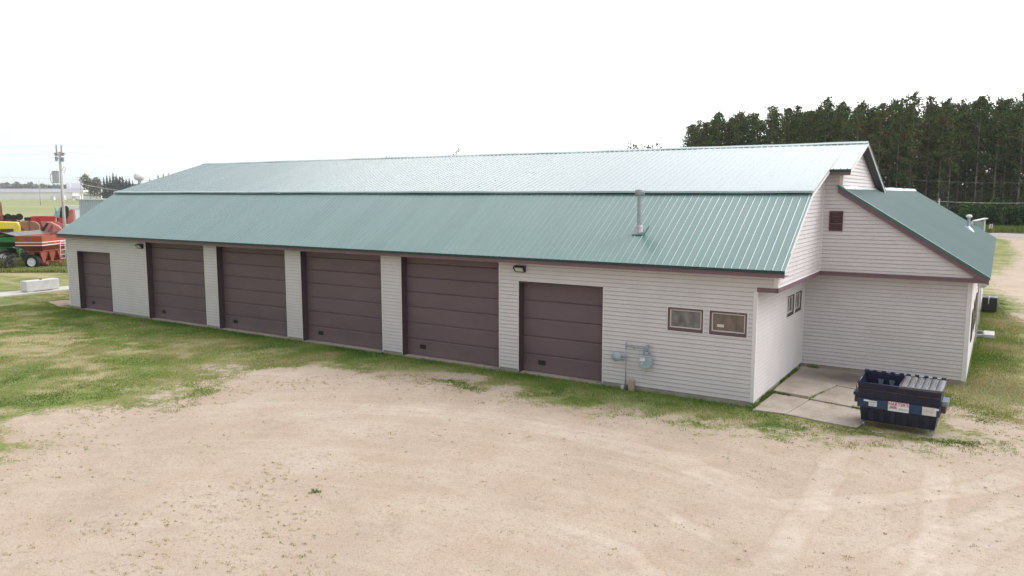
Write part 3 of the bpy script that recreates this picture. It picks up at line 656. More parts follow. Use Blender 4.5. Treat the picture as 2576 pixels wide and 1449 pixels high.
# garage doors --------------------------------------------------------
for i, (a, b, h, n) in enumerate(doors):
    rec = .29
    seams = [.04, .655, 1.27, 1.885, 2.5, h-.02] if n == 5 else [.04, .66, 1.27, 1.87, 2.44, 3.0, 3.52, h+.1]
    d = MB(); 
    for z0, z1 in zip(seams[:-1], seams[1:]):
        c = .022; y = rec
        # each section: flat face with a stepped tongue at its upper edge
        prof = [(y+.03, z0+.003), (y+.003, z0+.006), (y-.006, z0+.03), (y-.006, z1-.045), (y+.012, z1-.02), (y+.03, z1-.004)]
        nv_ = len(prof); vs_ = [(a+.02, p, q) for p, q in prof]+[(b-.02, p, q) for p, q in prof]
        d.add(vs_, [(k_, k_+1, nv_+k_+1, nv_+k_) for k_ in range(nv_-1)])
    d.quad((a, rec+.035, 0), (b, rec+.035, 0), (b, rec+.035, h+.1), (a, rec+.035, h+.1))
    dob = d.build('garage_door', M['door'], B)
    hz = .33; v = MB(); v.box(a+.62, a+.86, rec-.012, rec-.0065, hz, hz+.115); v.box(a+.60, a+.88, rec-.017, rec-.013, hz-.02, hz); v.box(a+.60, a+.88, rec-.017, rec-.013, hz+.116, hz+.136); v.box(a+.60, a+.62, rec-.017, rec-.013, hz, hz+.116); v.box(a+.86, a+.88, rec-.017, rec-.013, hz, hz+.116)
    v.build('door_vent', M['black'], dob)
    j = MB(); j.box(a-.005, a+.02, -.015, rec+.03, .0, h); j.box(b-.02, b+.005, -.015, rec+.03, 0, h)
    if h < SOF: j.box(a-.005, b+.005, -.018, rec+.03, h-.02, h+.035)
    pieces(j, 'door_jamb', M['jamb'], dob)
    t = MB(); t.box(b+.004, b+.026, -.024, -.0, .05, h+.03); t.box(a-.026, a-.006, -.024, -.0, .05, h+.03)
    if h < SOF: t.box(a-.026, b+.026, -.026, -.0, h+.037, h+.055)
    pieces(t, 'door_trim', M['trimw'], dob)
    s_ = MB(); s_.box(a, b, -.035, rec+.1, -.2, .032+.003*(i % 2)); s_.build('door_sill', M['conc'], dob)
# windows ---------------------------------------------------------------
def pane_mat(name, a, b, c):
    m, nt, p, L = nodes(name); geo = nt.nodes.new('ShaderNodeNewGeometry'); pos = geo.outputs['Position']
    n = noise(nt, mapping(nt, pos, (1.5, 1, .8)), 3.1, 5, .6)
    L(ramp(nt, n, [(.32, a), (.5, b), (.68, c)]), p.inputs['Base Color']); p.inputs['Roughness'].default_value = .12; p.inputs['Specular IOR Level'].default_value = .6
    return m
PM = [pane_mat('dusty_glass', (.10, .10, .10), (.16, .16, .165), (.22, .24, .25)), pane_mat('brown_glass', (.10, .075, .055), (.17, .135, .115), (.20, .165, .14)), pane_mat('dark_glass', (.05, .065, .07), (.12, .14, .145), (.2, .22, .22))]
def frame(mb, a, b, c, d, t, P):                   # rectangular ring, P maps (u, z) to a box call
    P(mb, a, b, c, c+t); P(mb, a, b, d-t, d); P(mb, a, a+t, c+t, d-t); P(mb, b-t, b, c+t, d-t)
for k_, (a, b, c, d) in enumerate(wins):
    Pf = lambda y0, y1: (lambda mb, u0, u1, z0, z1: mb.box(u0, u1, y0, y1, z0, z1))
    o = MB(); frame(o, a-.02, b+.02, c-.02, d+.02, .022, Pf(-.03, .0)); ob = o.build('window', M['trimw'], B)
    o = MB(); frame(o, a+.003, b-.003, c+.003, d-.003, .055, Pf(-.018, .09)); o.box(a+.058, b-.058, -.016, .09, c+.058, c+.10); o.build('window_frame', M['brown'], ob)
    o = MB(); frame(o, a+.062, b-.062, c+.102, d-.060, .032, Pf(.01, .06)); o.build('window_sash', M['cream'], ob)
    o = MB(); o.box(a+.09, b-.09, .04, .05, c+.13, d-.09); o.build('pane', PM[k_], ob)
    if k_ == 1:
        o = MB(); o.box(a+.22, a+.42, .030, .038, c+.235, c+.315); o.build('paper_notice', M['cream'], ob)
for k_, (a, b, c, d) in enumerate(ew):
    Pf = lambda x0, x1: (lambda mb, u0, u1, z0, z1: mb.box(x0, x1, u0, u1, z0, z1))
    o = MB(); frame(o, a-.02, b+.02, c-.02, d+.02, .022, Pf(.0, .03)); ob = o.build('window', M['trimw'], B)
    o = MB(); frame(o, a+.003, b-.003, c+.003, d-.003, .055, Pf(-.09, .018)); o.box(-.09, .016, a+.058, b-.058, c+.058, c+.10); o.build('window_frame', M['jamb'], ob)
    o = MB(); frame(o, a+.062, b-.062, c+.102, d-.060, .035, Pf(-.06, -.01)); o.box(-.055, -.02, (a+b)/2-.015, (a+b)/2+.015, c+.137, d-.095); o.build('window_sash', M['cream'], ob)
    o = MB(); o.box(-.05, -.04, a+.09, b-.09, c+.13, d-.09); o.build('pane', PM[2], ob)
# louvred gable vent
v = MB(); x0, x1, z0, z1 = .80, 1.23, 4.84, 5.50
for zz in (z0, z1-.03): v.box(x0, x1, YL-.045, YL-.01, zz, zz+.03)
v.box(x0, x0+.03, YL-.045, YL-.01, z0+.03, z1-.03); v.box(x1-.03, x1, YL-.045, YL-.01, z0+.03, z1-.03)
for i in range(11):
    zz = z0+.035+i*.054; v.quad((x0+.03, YL-.04, zz), (x1-.03, YL-.04, zz), (x1-.03, YL-.018, zz+.04), (x0+.03, YL-.018, zz+.04))
v.mi = 1; v.quad((x0+.03, YL-.017, z0+.03), (x1-.03, YL-.017, z0+.03), (x1-.03, YL-.017, z1-.03), (x0+.03, YL-.017, z1-.03)); v.mi = 0
v.build('gable_vent', [mat('vent_brown', (.10, .045, .05), .5), M['black']], B)
# flue on the lower roof
fx, fy, fz = -4.06, 1.08, zr(1.08)
v = MB(); v.lathe([(.078, fz-.1), (.078, fz+1.1)], (fx, fy, 0), n=24); fo = v.build('flue_pipe', M['galv'], B)
v = MB(); v.lathe([(.105, 1.12), (.155, 1.12), (.155, 1.30), (.15, 1.315), (.02, 1.33)], (fx, fy, fz), n=24); v.build('flue_cap', M['galv'], fo)
v = MB(); v.lathe([(.16, -.09), (.15, -.02), (.125, .02), (.125, .12), (.105, .17), (.087, .19)], (fx+.01, fy, fz+.0), n=20)
v.build('flue_collar', mat('collar_foil', (.45, .42, .43), .4, .25, 14, metal=.4, bump=.6), fo)
v = MB(); v.box(fx-.19, fx+.22, fy-.2, fy+.28, 0, .004)
v.v = [(x, y, zr(y)+.026+z) for x, y, z in v.v]; v.build('flue_base', M['roof'], fo)
# annex vent pipe
ax, ay = 4.30, 24.1; az = RA(ax)
v = MB(); v.lathe([(.07, az-.1), (.07, az+.62)], (ax, ay, 0)); vo_ = v.build('vent_pipe', M['galv'], B)
v = MB(); v.lathe([(.085, .58), (.14, .60), (.14, .66), (.10, .72), (.01, .74)], (ax, ay, az)); v.build('vent_cap', M['white'], vo_)
v = MB(); v.lathe([(.38, -.22), (.26, -.02), (.09, .16)], (ax-.05, ay, az), n=12); v.build('vent_boot', M['galv'], vo_)
# wall lamps
def wall_lamp(x, z):
    v = MB(); v.prism([(0, z-.16), (0, z+.06), (-.07, z+.06), (-.2, z+.02), (-.2, z-.01), (-.08, z-.14)], 'x', x-.2, x-.185)
    v.prism([(0, z-.16), (0, z+.06), (-.07, z+.06), (-.2, z+.02), (-.2, z-.01), (-.08, z-.14)], 'x', x+.185, x+.2)
    v.prism([(0, z+.06), (-.07, z+.06), (-.2, z+.02), (-.2, z-.0), (-.07, z+.03), (0, z+.03)], 'x', x-.185, x+.185)
    v.box(x-.185, x+.185, -.09, -.016, z-.16, z-.145); v.box(x-.2, x+.2, -.016, -.003, z-.16, z+.06)
    o = v.build('wall_lamp', M['black'], B)
    v = MB(); v.prism([(-.19, z-.012), (-.17, z+.01), (-.05, z-.02), (-.02, z-.14), (-.085, z-.14)], 'x', x-.15, x+.15); v.build('lamp_lens', M['lens'], o)
M['lens'] = mat('lamp_lens', (.6, .6, .58), .15, .08, 12, spec=.7)
wall_lamp(-7.83, 3.63); wall_lamp(-29.45, 3.60)
# things fixed to the annex east wall
v = MB(); v.box(5.075, 5.13, 15.7, 16.75, .25, 2.3); dr = v.build('door', M['brown'], B)
v = MB(); v.box(5.13, 5.17, 15.85, 15.9, 1.15, 1.25); v.build('handle', M['galv'], dr)
for y0, z0, z1 in ((8.0, 1.1, 2.1), (10.2, 1.1, 2.2), (12.2, 1.1, 2.2)):
    v = MB(); v.box(5.07, 5.10, y0, y0+1.2, z0, z1); wo = v.build('window', M['jamb'], B); v = MB(); v.box(5.10, 5.104, y0+.08, y0+1.12, z0+.08, z1-.08); v.build('pane', PM[2], wo)
v = MB(); v.path([(5.16, 13.6, 3.3), (5.16, 13.6, 2.55)], .05); v.box(5.07, 5.38, 13.45, 13.75, 2.50, 2.56); v.prism([(5.10, 2.38), (5.30, 2.38), (5.42, 2.5), (5.07, 2.5)], 'y', 13.5, 13.7); v.build('yard_light', M['concw'], B)
for q_ in (14.3, 18.8): v = MB(); v.path([(5.13, q_, 3.2), (5.13, q_, .1)], .06); v.build('downpipe', M['trimw'], B)
v = MB(); v.box(5.08, 5.35, 20.5, 21.5, 2.0, 3.1); v.build('sign_box', M['black'], B)

# ------------------------------------------------------------------ concrete pad by the bins
def slab(poly, z, tilt=0):
    b = MB(); n = len(poly); b.add([(x, y, z+tilt*(y-2)) for x, y in poly]+[(x, y, z-.25) for x, y in poly], [tuple(range(n))]+[(i, n+i, n+(i+1) % n, (i+1) % n) for i in range(n)])
    o = b.build('concrete_pad', M['pad'], None, bevel=.012); return tag(o, kind='structure')
def pad_mat():
    m, nt, p, L = nodes('pad_concrete'); geo = nt.nodes.new('ShaderNodeNewGeometry'); pos = geo.outputs['Position']
    n1 = noise(nt, pos, 1.4, 6, .65); n2 = noise(nt, pos, 22, 4, .7)
    c = ramp(nt, n1, [(.3, (.30, .25, .205)), (.5, (.41, .35, .29)), (.7, (.49, .43, .37))])
    c = mixc(nt, ramp(nt, n2, [(.35, (.35,)*3), (.5, (0, 0, 0))]), c, (.25, .2, .16))
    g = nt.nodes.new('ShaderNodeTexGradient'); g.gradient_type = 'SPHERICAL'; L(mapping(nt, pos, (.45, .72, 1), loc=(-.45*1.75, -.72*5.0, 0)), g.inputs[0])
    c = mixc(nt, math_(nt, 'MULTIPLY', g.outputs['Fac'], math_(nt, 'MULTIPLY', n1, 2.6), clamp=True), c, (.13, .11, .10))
    L(c, p.inputs['Base Color']); p.inputs['Roughness'].default_value = .9
    b = nt.nodes.new('ShaderNodeBump'); b.inputs['Strength'].default_value = .3; b.inputs['Distance'].default_value = .01; L(n2, b.inputs['Height']); L(b.outputs[0], p.inputs['Normal'])
    return m
M['pad'] = pad_mat()
slab([(.10, -.38), (.98, -.30), (1.22, 1.60), (.16, 1.80)], .03)
slab([(1.0, -.30), (2.0, -.50), (2.85, -.62), (3.1, 1.2), (1.24, 1.58)], .02)
slab([(.12, 1.84), (1.20, 1.66), (1.27, 2.05), (1.62, 3.70), (1.0, 4.0), (.10, 3.96)], .10, -.012)
slab([(1.24, 1.64), (3.1, 1.26), (3.3, 3.2), (1.65, 3.68), (1.30, 2.02)], .045)
slab([(.10, 4.0), (1.0, 4.04), (1.64, 3.74), (3.3, 3.25), (3.4, 6.02), (.06, 6.04)], .055)
# weeds in the joints
def tuft(pts, n, spread, h, seed, name='joint_weeds', tone=(.0, .45)):
    r = np.random.default_rng(seed); q = []
    for a, b in zip(pts[:-1], pts[1:]):
        L_ = math.dist(a, b); k = max(4, int(n*L_))
        t = r.random(k)[:, None]; q.append(np.array(a)*(1-t)+np.array(b)*t+r.normal(0, spread, (k, 2)))
    q = np.vstack(q); keep = value_noise(q[:, 0], q[:, 1], 2.3, seed) > .42; q = q[keep]
    me = blades(name, np.c_[q, np.full(len(q), .02)], h*(.5+r.random(len(q))), .02+.02*r.random(len(q)), r.uniform(*tone, len(q)), 1.3)
    me.materials.append(M['blade']); return me
o = link(bpy.data.objects.new('joint_weeds', tuft([(.07, -.35), (.09, 1.8), (.07, 4), (.05, 6.0)], 220, .03, .09, 31))); tag(o, 'green weeds growing in the gap between end wall and concrete pad', 'weeds', kind='stuff')
o = link(bpy.data.objects.new('joint_weeds', tuft([(.12, 1.8), (1.25, 1.62), (3.0, 1.22)], 260, .025, .06, 33))); tag(o, 'weeds sprouting along the crack across the concrete pad', 'weeds', kind='stuff')
o = link(bpy.data.objects.new('joint_weeds', tuft([(1.25, 1.62), (1.3, 2.05), (1.45, 2.7)], 240, .02, .05, 35, tone=(.4, .7)))); tag(o, 'short yellow green weeds in the crack running towards the building', 'weeds', kind='stuff')
o = link(bpy.data.objects.new('joint_weeds', tuft([(.3, 5.95), (1.0, 5.98)], 200, .04, .12, 36))); tag(o, 'leafy weed at the foot of the annex wall behind the pad', 'weeds', kind='stuff')

# ------------------------------------------------------------------ dumpster
M['navy'] = mat('navy_plastic', (.006, .009, .032), .5, .25, 3, spec=.5)
M['navyrim'] = mat('navy_rim', (.018, .028, .07), .35, .2, 3)
M['band'] = mat('blue_steel', (.014, .042, .095), .4, .3, 4, spec=.5, dirt=(.06, .04, .03), dirtamt=.5)
M['lid'] = mat('grey_lid', (.075, .075, .085), .4, .15, 5, spec=.6)
M['rust'] = mat('rusty_steel', (.09, .045, .03), .7, .5, 6)
M['galvd'] = mat('dull_steel', (.2, .25, .29), .4, .2, 5, metal=.3)
DX, DY = 3.77, .08
D = thing('dumpster', 'dark navy plastic dumpster with one ribbed grey lid closed, on casters beside the pad', 'dumpster', (DX, DY, 0), R(-1.5))
yf, yb = -.46, .52; zt, ztb = 1.17, 1.25; zb_ = .16
b = MB()
def wallq(b, p, q, p2, q2, th):   # sheet p-q (bottom) p2-q2 (top)
    b.quad(p, q, q2, p2)
# outer shell: lower body, step at band, upper body
lo = (-.855, .855, yf+.06, yb-.06); mid = (-.90, .90, yf+.03, yb-.03); top = (-.965, .965, yf, yb)
def ring(b, r0, z0, r1, z1):
    def c(r, z): return [(r[0], r[2], z), (r[1], r[2], z), (r[1], r[3], z), (r[0], r[3], z)]
    def zf(z): return z if isinstance(z, tuple) else (z, z)
    a = [(x, y, zf(z0)[0] if y < 0 else zf(z0)[1]) for x, y, _ in c(r0, 0)]; d = [(x, y, zf(z1)[0] if y < 0 else zf(z1)[1]) for x, y, _ in c(r1, 0)]
    b.add(a+d, [(i, (i+1) % 4, 4+(i+1) % 4, 4+i) for i in range(4)])
ring(b, lo, zb_, mid, .55); ring(b, (-.93, .93, yf+.02, yb-.02), .55, top, (zt, ztb)); ring(b, mid, .55, (-.93, .93, yf+.02, yb-.02), .551)
inn = (-.92, .92, yf+.045, yb-.045); ring(b, inn, (zt, ztb), (-.85, .85, yf+.1, yb-.1), .25)
b.quad((-.85, yf+.1, .25), (.85, yf+.1, .25), (.85, yb-.1, .25), (-.85, yb-.1, .25)); b.quad((lo[0], lo[2], zb_), (lo[1], lo[2], zb_), (lo[1], lo[3], zb_), (lo[0], lo[3], zb_))
for i, x in enumerate((-.62, -.36, -.10, .16, .42, .68)):            # moulded flutes
    b.box(x-.055, x+.055, yf-.012, yf+.04, .78, 1.06); b.box(x-.06, x+.06, yf+.015, yf+.06, .2, .5)
b.build('body', M['navy'], D, fix=False)
b = MB()
def rimbar(p, q, w=.05): b.bar(p, q, w, n=8)
c4 = [(-.96, yf, zt), (.96, yf, zt), (.96, yb, ztb), (-.96, yb, ztb)]
for i in range(4): rimbar(c4[i], c4[(i+1) % 4])
b.build('rim', M['navyrim'], D)
b = MB(); b.box(-.95, .95, yf-.035, yf+.01, .53, .77); b.box(-.955, -.93, yf-.03, yb, .53, .77); b.box(.93, .955, yf-.03, yb, .53, .77); bo = b.build('steel_band', M['band'], D, bevel=.006)
b = MB(); b.box(-.80, -.68, yf-.045, yf-.036, .70, .745); b.box(.84, .93, yf-.045, yf-.036, .70, .745); pieces(b, 'reflector', M['white'], bo)
b = MB(); b.bar((-.98, yf-.03, 1.02), (.97, yf-.03, 1.0), .016, n=6); b.path([(-.98, yf-.03, 1.02), (-1.02, yf+.05, 1.12), (-1.0, yf+.12, .80)], .012); b.build('lid_rod', M['rust'], D)
def pocket(s):
    b = MB(); x0, x1 = (s*.96, s*1.06)
    for z0, z1, y0, y1 in ((.60, .615, -.30, .34), (.745, .76, -.30, .34), (.615, .745, -.30, -.285), (.615, .745, .325, .34)): b.box(min(x0, x1), max(x0, x1), y0, y1, z0, z1)
    b.box(min(x1-.01*s, x1), max(x1-.01*s, x1), -.285, .325, .615, .745)
    o = b.build('fork_pocket', M['rust'], D); 
    b = MB(); b.box(min(x0, x1+s*.04), max(x0, x1+s*.04), -.26, .30, .77, .89 if s > 0 else .85); b.build('pocket_plate', M['galvd'] if s > 0 else M['band'], o)
pocket(-1); pocket(1)
for x in (-.80, .80):
    for y in (yf+.14, yb-.14):
        b = MB(); b.lathe([(.062, -.022), (.065, -.01), (.065, .01), (.062, .022)], (x, y, .065), 'x', 18); co = b.build('caster_wheel', M['galv'], D)
        b = MB(); b.box(x-.045, x-.03, y-.03, y+.03, .06, .17); b.box(x+.03, x+.045, y-.03, y+.03, .06, .17); b.box(x-.05, x+.05, y-.05, y+.05, .15, .165); b.build('caster_fork', M['galvd'], co)
# lid: right half closed, ribbed; hinge rod along the back
b = MB(); zl = lambda y: zt+.03+(y-yf)/(yb-yf)*(ztb-zt)
nseg = 24
for i in range(nseg*2):
    x0 = .02+.95*i/(nseg*2); x1 = .02+.95*(i+1)/(nseg*2)
    def hgt(x):
        t = ((x-.02)/.95*6) % 1; e = .5-.5*math.cos(2*math.pi*t); return .045*min(1, e*1.8)
    rows = [(yf-.02, 0), (yf+.06, .35), (yf+.2, .95), (0.0, 1.1), (yb-.16, 1), (yb-.02, .2)]
    for (ya, ka), (yb2, kb) in zip(rows[:-1], rows[1:]):
        b.quad((x0, ya, zl(ya)+hgt(x0)*ka), (x1, ya, zl(ya)+hgt(x1)*ka), (x1, yb2, zl(yb2)+hgt(x1)*kb), (x0, yb2, zl(yb2)+hgt(x0)*kb))
b.box(.0, .985, yf-.045, yf-.02, zt-.02, zt+.035); b.box(.965, .99, yf-.02, yb-.02, zt, zt+.035); b.box(.0, .02, yf-.02, yb-.02, zt+.01, zt+.05)
b.build('lid', M['lid'], D, fix=False)
b = MB(); b.bar((-.97, yb+.02, ztb+.05), (.97, yb+.02, ztb+.05), .03, n=8); ho = b.build('hinge_rod', M['galv'], D)
b = MB()
for x in (-.92, -.72, -.50, -.28, -.06, .10, .30, .52, .72, .92): b.box(x-.05, x+.05, yb-.03, yb+.05, ztb+.0, ztb+.085)
pieces(b, 'hinge_lug', M['navyrim'], ho)
b = MB(); b.box(-.95, -.02, yb+.055, yb+.075, .35, ztb+.07); b.build('lid', M['navy'], D)         # left lid hanging open behind
for x in (-.55, -.28):
    b = MB(); b.prism([(x-.07, 1.12), (x+.07, 1.12), (x+.045, .98), (x-.045, .98)], 'y', yb-.075, yb-.06); b.build('inner_boss', M['galvd'], D)
# stickers
def text_obj(txt, size, m, parent, loc, rot, name='lettering', align='CENTER', bold=0):
    cu = bpy.data.curves.new(name, 'FONT'); cu.body = txt; cu.size = size; cu.align_x = align; cu.extrude = .0008; cu.offset = bold
    t = bpy.data.objects.new(name, cu); C.objects.link(t)
    dg = bpy.context.evaluated_depsgraph_get(); mm = bpy.data.meshes.new_from_object(t.evaluated_get(dg)); bpy.data.objects.remove(t)
    mm.materials.clear(); mm.materials.append(m); o = bpy.data.objects.new(name, mm); link(o, parent); o.location = loc; o.rotation_euler = rot; return o
M['redink'] = mat('red_ink', (.45, .03, .05), .5, .05); M['greyink'] = mat('grey_ink', (.25, .27, .32), .5, .05); M['pinkink'] = mat('pink_ink', (.45, .2, .3), .5, .1)
ys_ = yf-.040
b = MB(); b.box(-.68, -.485, ys_-.003, ys_+.003, .59, .735); st = b.build('sticker', M['white'], bo)
text_obj('TRASH\nONLY', .058, M['greyink'], st, (-.583, ys_-.005, .675), (R(90), 0, 0), bold=.001)
b = MB(); b.box(-.22, .26, ys_-.003, ys_+.003, .535, .775); st = b.build('sticker', M['white'], bo)
text_obj("HARTER'S", .108, M['redink'], st, (.02, ys_-.005, .686), (R(90), 0, 0), bold=.0025)
b = MB(); b.box(-.18, -.02, ys_-.006, ys_-.0035, .60, .655); b.box(-.17, -.03, ys_-.006, ys_-.0035, .66, .672); b.box(-.19, -.17, ys_-.006, ys_-.0035, .585, .61); b.box(-.03, -.01, ys_-.006, ys_-.0035, .585, .61); b.build('truck_mark', M['pinkink'], st)
b = MB()
for z in (.62, .60, .58): b.box(.03, .235-.02*(z < .59), ys_-.006, ys_-.0035, z, z+.007)
b.build('small_print', M['greyink'], st)
b = MB(); b.box(.56, .875, ys_-.003, ys_+.003, .545, .755); st = b.build('sticker', M['cream'], bo)
b = MB(); b.box(.64, .67, ys_-.006, ys_-.0035, .675, .69); b.box(.77, .78, ys_-.006, ys_-.0035, .675, .70); b.box(.58, .81, ys_-.006, ys_-.0035, .64, .65); b.build('small_print', M['greyink'], st)
# litter under it
b = MB()
for i in range(26):
    x, y = 3.38+rng.normal(0, .07), -.72+rng.normal(0, .035); a = rng.random()*6.28; s = .015+.02*rng.random()
    b.quad((x, y, .0), (x+s*math.cos(a), y+s*math.sin(a), .012), (x+s*math.cos(a)-s*math.sin(a), y+s*math.sin(a)+s*math.cos(a), .02), (x-s*math.sin(a), y+s*math.cos(a), .004))
tag(b.build('litter', M['concw']), 'pale shredded litter lying in the grass before the dumpster', 'litter', kind='stuff')

# ------------------------------------------------------------------ gas meter
G = thing('gas_meter', 'blue grey gas meter with round regulator and pipes on the front wall', 'gas meter', (-3.9, -.14, 0))
b = MB(); b.bar((0, 0, -.02), (0, 0, 1.40), .036, n=12); b.bar((0, 0, 1.40), (0, 0, 1.56), .03, n=10); b.bar((-.0, 0, 1.38), (.60, 0, 1.36), .04, n=12); b.bar((.6, 0, 1.36), (.6, 0, 1.14), .04, n=12)
b.bar((.76, 0, 1.14), (.76, 0, 1.46), .04, n=12); b.bar((.76, 0, 1.46), (.72, .0, 1.50), .04, n=10); b.bar((.72, 0, 1.5), (.70, .12, 1.40), .04, n=10)
b.bar((.70, -.0, 1.49), (.695, -.0, 1.27), .05, n=10)
for x, z in ((0, 1.38), (.6, 1.36), (0, 1.02), (0, .22), (.76, 1.2)): b.lathe([(.033, z-.035), (.033, z+.035)], (x, 0, 0), n=12)
b.bar((-.22, 0, 1.02), (.02, 0, 1.02), .045, n=12); b.bar((-.16, .0, .95), (.0, 0, .94), .03, n=8); b.prism([(.22, 1.355), (.32, 1.355), (.27, 1.30)], 'y', -.012, .012); b.bar((.76, 0, 1.22), (.86, 0, 1.25), .025, n=8)
b.build('pipe', M['gas'], G)
b = MB(); b.lathe([(.02, -.16), (.06, -.16), (.075, -.13), (.12, -.12), (.155, -.10), (.155, -.075), (.14, -.06), (.06, -.04), (.05, .02)], (-.30, 0, 1.03), 'y', 24); b.box(-.34, -.24, -.17, -.155, 1.0, 1.02); b.build('regulator', M['gas2'], G, fix=True)
b = MB(); b.prism([(.52, 1.12), (.84, 1.12), (.86, 1.06), (.86, .88), (.82, .80), (.70, .74), (.54, .76), (.50, .86)], 'y', -.12, .07); b.box(.54, .82, -.08, .03, 1.12, 1.16); mo = b.build('meter_case', M['gas2'], G, bevel=.02)
b = MB(); b.box(.52, .63, -.15, -.121, 1.0, 1.075); b.box(.63, .68, -.14, -.121, 1.0, 1.1); b.build('dial', M['white'], mo)
b = MB(); b.box(.54, .61, -.127, -.121, .93, .945); b.box(.54, .60, -.127, -.121, .895, .91); b.build('label_plate', M['white'], mo)
b = MB(); b.box(-3.80, -3.62, -.20, -.04, -.1, .33, rz=R(8)); o = b.build('concrete_block', mat('tan_block', (.42, .31, .23), .9, .15, 4, bump=.3), bevel=.02); tag(o, 'tan upright concrete block leaning by the gas riser on the front wall', 'block')
b = MB(); b.box(-4.06, -3.95, -.16, -.03, -.1, .12, rz=R(-20)); o = b.build('stone', M['concw'], bevel=.02); tag(o, 'small pale stone at the foot of the gas riser', 'stone')

# ------------------------------------------------------------------ east side things
A = thing('air_conditioner', 'dark boxy air conditioner unit in the grass beside the annex east wall', 'air conditioner', (5.47, 24.6, 0), R(2))
b = MB(); b.box(-.32, .32, -.32, .32, .06, .76)
for i in range(9): b.box(-.33, .33, -.33, .33, .14+i*.065, .155+i*.065)
b.build('casing', mat('dark_case', (.025, .027, .035), .5), A, bevel=.02)
b = MB(); b.box(-.35, .35, -.35, .35, .761, .80); b.lathe([(.24, .80), (.24, .82)], (0, 0, 0)); b.build('top_panel', M['galvd'], A, bevel=.01)
b = MB(); b.path([(-.02, -.2, .84), (-.05, -.36, .80), (-.06, -.36, .45)], .035); b.build('hose', M['white'], A)
b = MB(); b.bar((.34, -.15, .6), (.66, -.45, .02), .035, n=6); b.build('drain_pipe', M['galvd'], A)
S_ = thing('entry_slab', 'low concrete step with metal grate beside the annex east wall', 'step', (5.35, 16.7, 0))
b = MB(); b.box(-.30, .02, -.55, .55, -.05, .11); b.box(.03, .42, -.62, .5, -.05, .14); b.build('slab', M['concw'], S_, bevel=.015)
b = MB()
for i in range(9): b.box(-.27, .0, -.45+i*.1, -.42+i*.1, .112, .12)
b.build('grate', M['black'], S_)

# ================================================================== vegetation
def cards(name, Cn, size, tone, flat=0.):
    n = len(Cn); a = rng.normal(size=(n, 3)); a[:, 2] *= 1-flat; a /= np.linalg.norm(a, axis=1)[:, None]
    b = np.cross(a, rng.normal(size=(n, 3))); b /= np.linalg.norm(b, axis=1)[:, None]
    s = size[:, None]*.5; v = np.stack([Cn-a*s-b*s*.45, Cn+a*s*.2-b*s*.8, Cn+a*s+b*s*.45, Cn-a*s*.2+b*s*.8], 1)
    me = bpy.data.meshes.new(name); me.vertices.add(4*n); me.vertices.foreach_set('co', v.ravel())
    me.loops.add(4*n); me.loops.foreach_set('vertex_index', np.arange(4*n)); me.polygons.add(n)
    me.polygons.foreach_set('loop_start', np.arange(0, 4*n, 4)); me.polygons.foreach_set('loop_total', np.full(n, 4)); me.update(calc_edges=True)
    t = me.attributes.new('tone', 'FLOAT', 'POINT'); t.data.foreach_set('value', np.repeat(tone, 4).astype(np.float32)); return me
def leaf_mat(name, stops, objvar=.3):
    m, nt, p, L = nodes(name); a = nt.nodes.new('ShaderNodeAttribute'); a.attribute_name = 'tone'
    oi = nt.nodes.new('ShaderNodeObjectInfo')
    f = math_(nt, 'MULTIPLY_ADD', math_(nt, 'SUBTRACT', oi.outputs['Random'], .5), objvar, a.outputs['Fac'], clamp=True)
    L(ramp(nt, f, stops), p.inputs['Base Color']); p.inputs['Roughness'].default_value = .75; p.inputs['Specular IOR Level'].default_value = .2
    return m
M['pine'] = leaf_mat('pine_needles', [(0, (.030, .050, .020)), (.35, (.050, .090, .026)), (.6, (.088, .150, .038)), (.82, (.13, .145, .04)), (1, (.15, .095, .045))])
M['bush'] = leaf_mat('understory_leaves', [(0, (.02, .05, .015)), (.5, (.045, .11, .03)), (1, (.10, .15, .04))])
M['bark'] = mat('pine_bark', (.25, .20, .19), .9, .25, 2)
M['spruce'] = leaf_mat('spruce_needles', [(0, (.02, .045, .05)), (.5, (.035, .075, .07)), (1, (.07, .11, .085))])
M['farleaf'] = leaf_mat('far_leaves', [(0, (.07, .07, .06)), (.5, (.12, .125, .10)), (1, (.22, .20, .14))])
M['farwood'] = leaf_mat('far_wood_leaves', [(0, (.10, .13, .12)), (.5, (.16, .19, .17)), (1, (.30, .27, .20))])

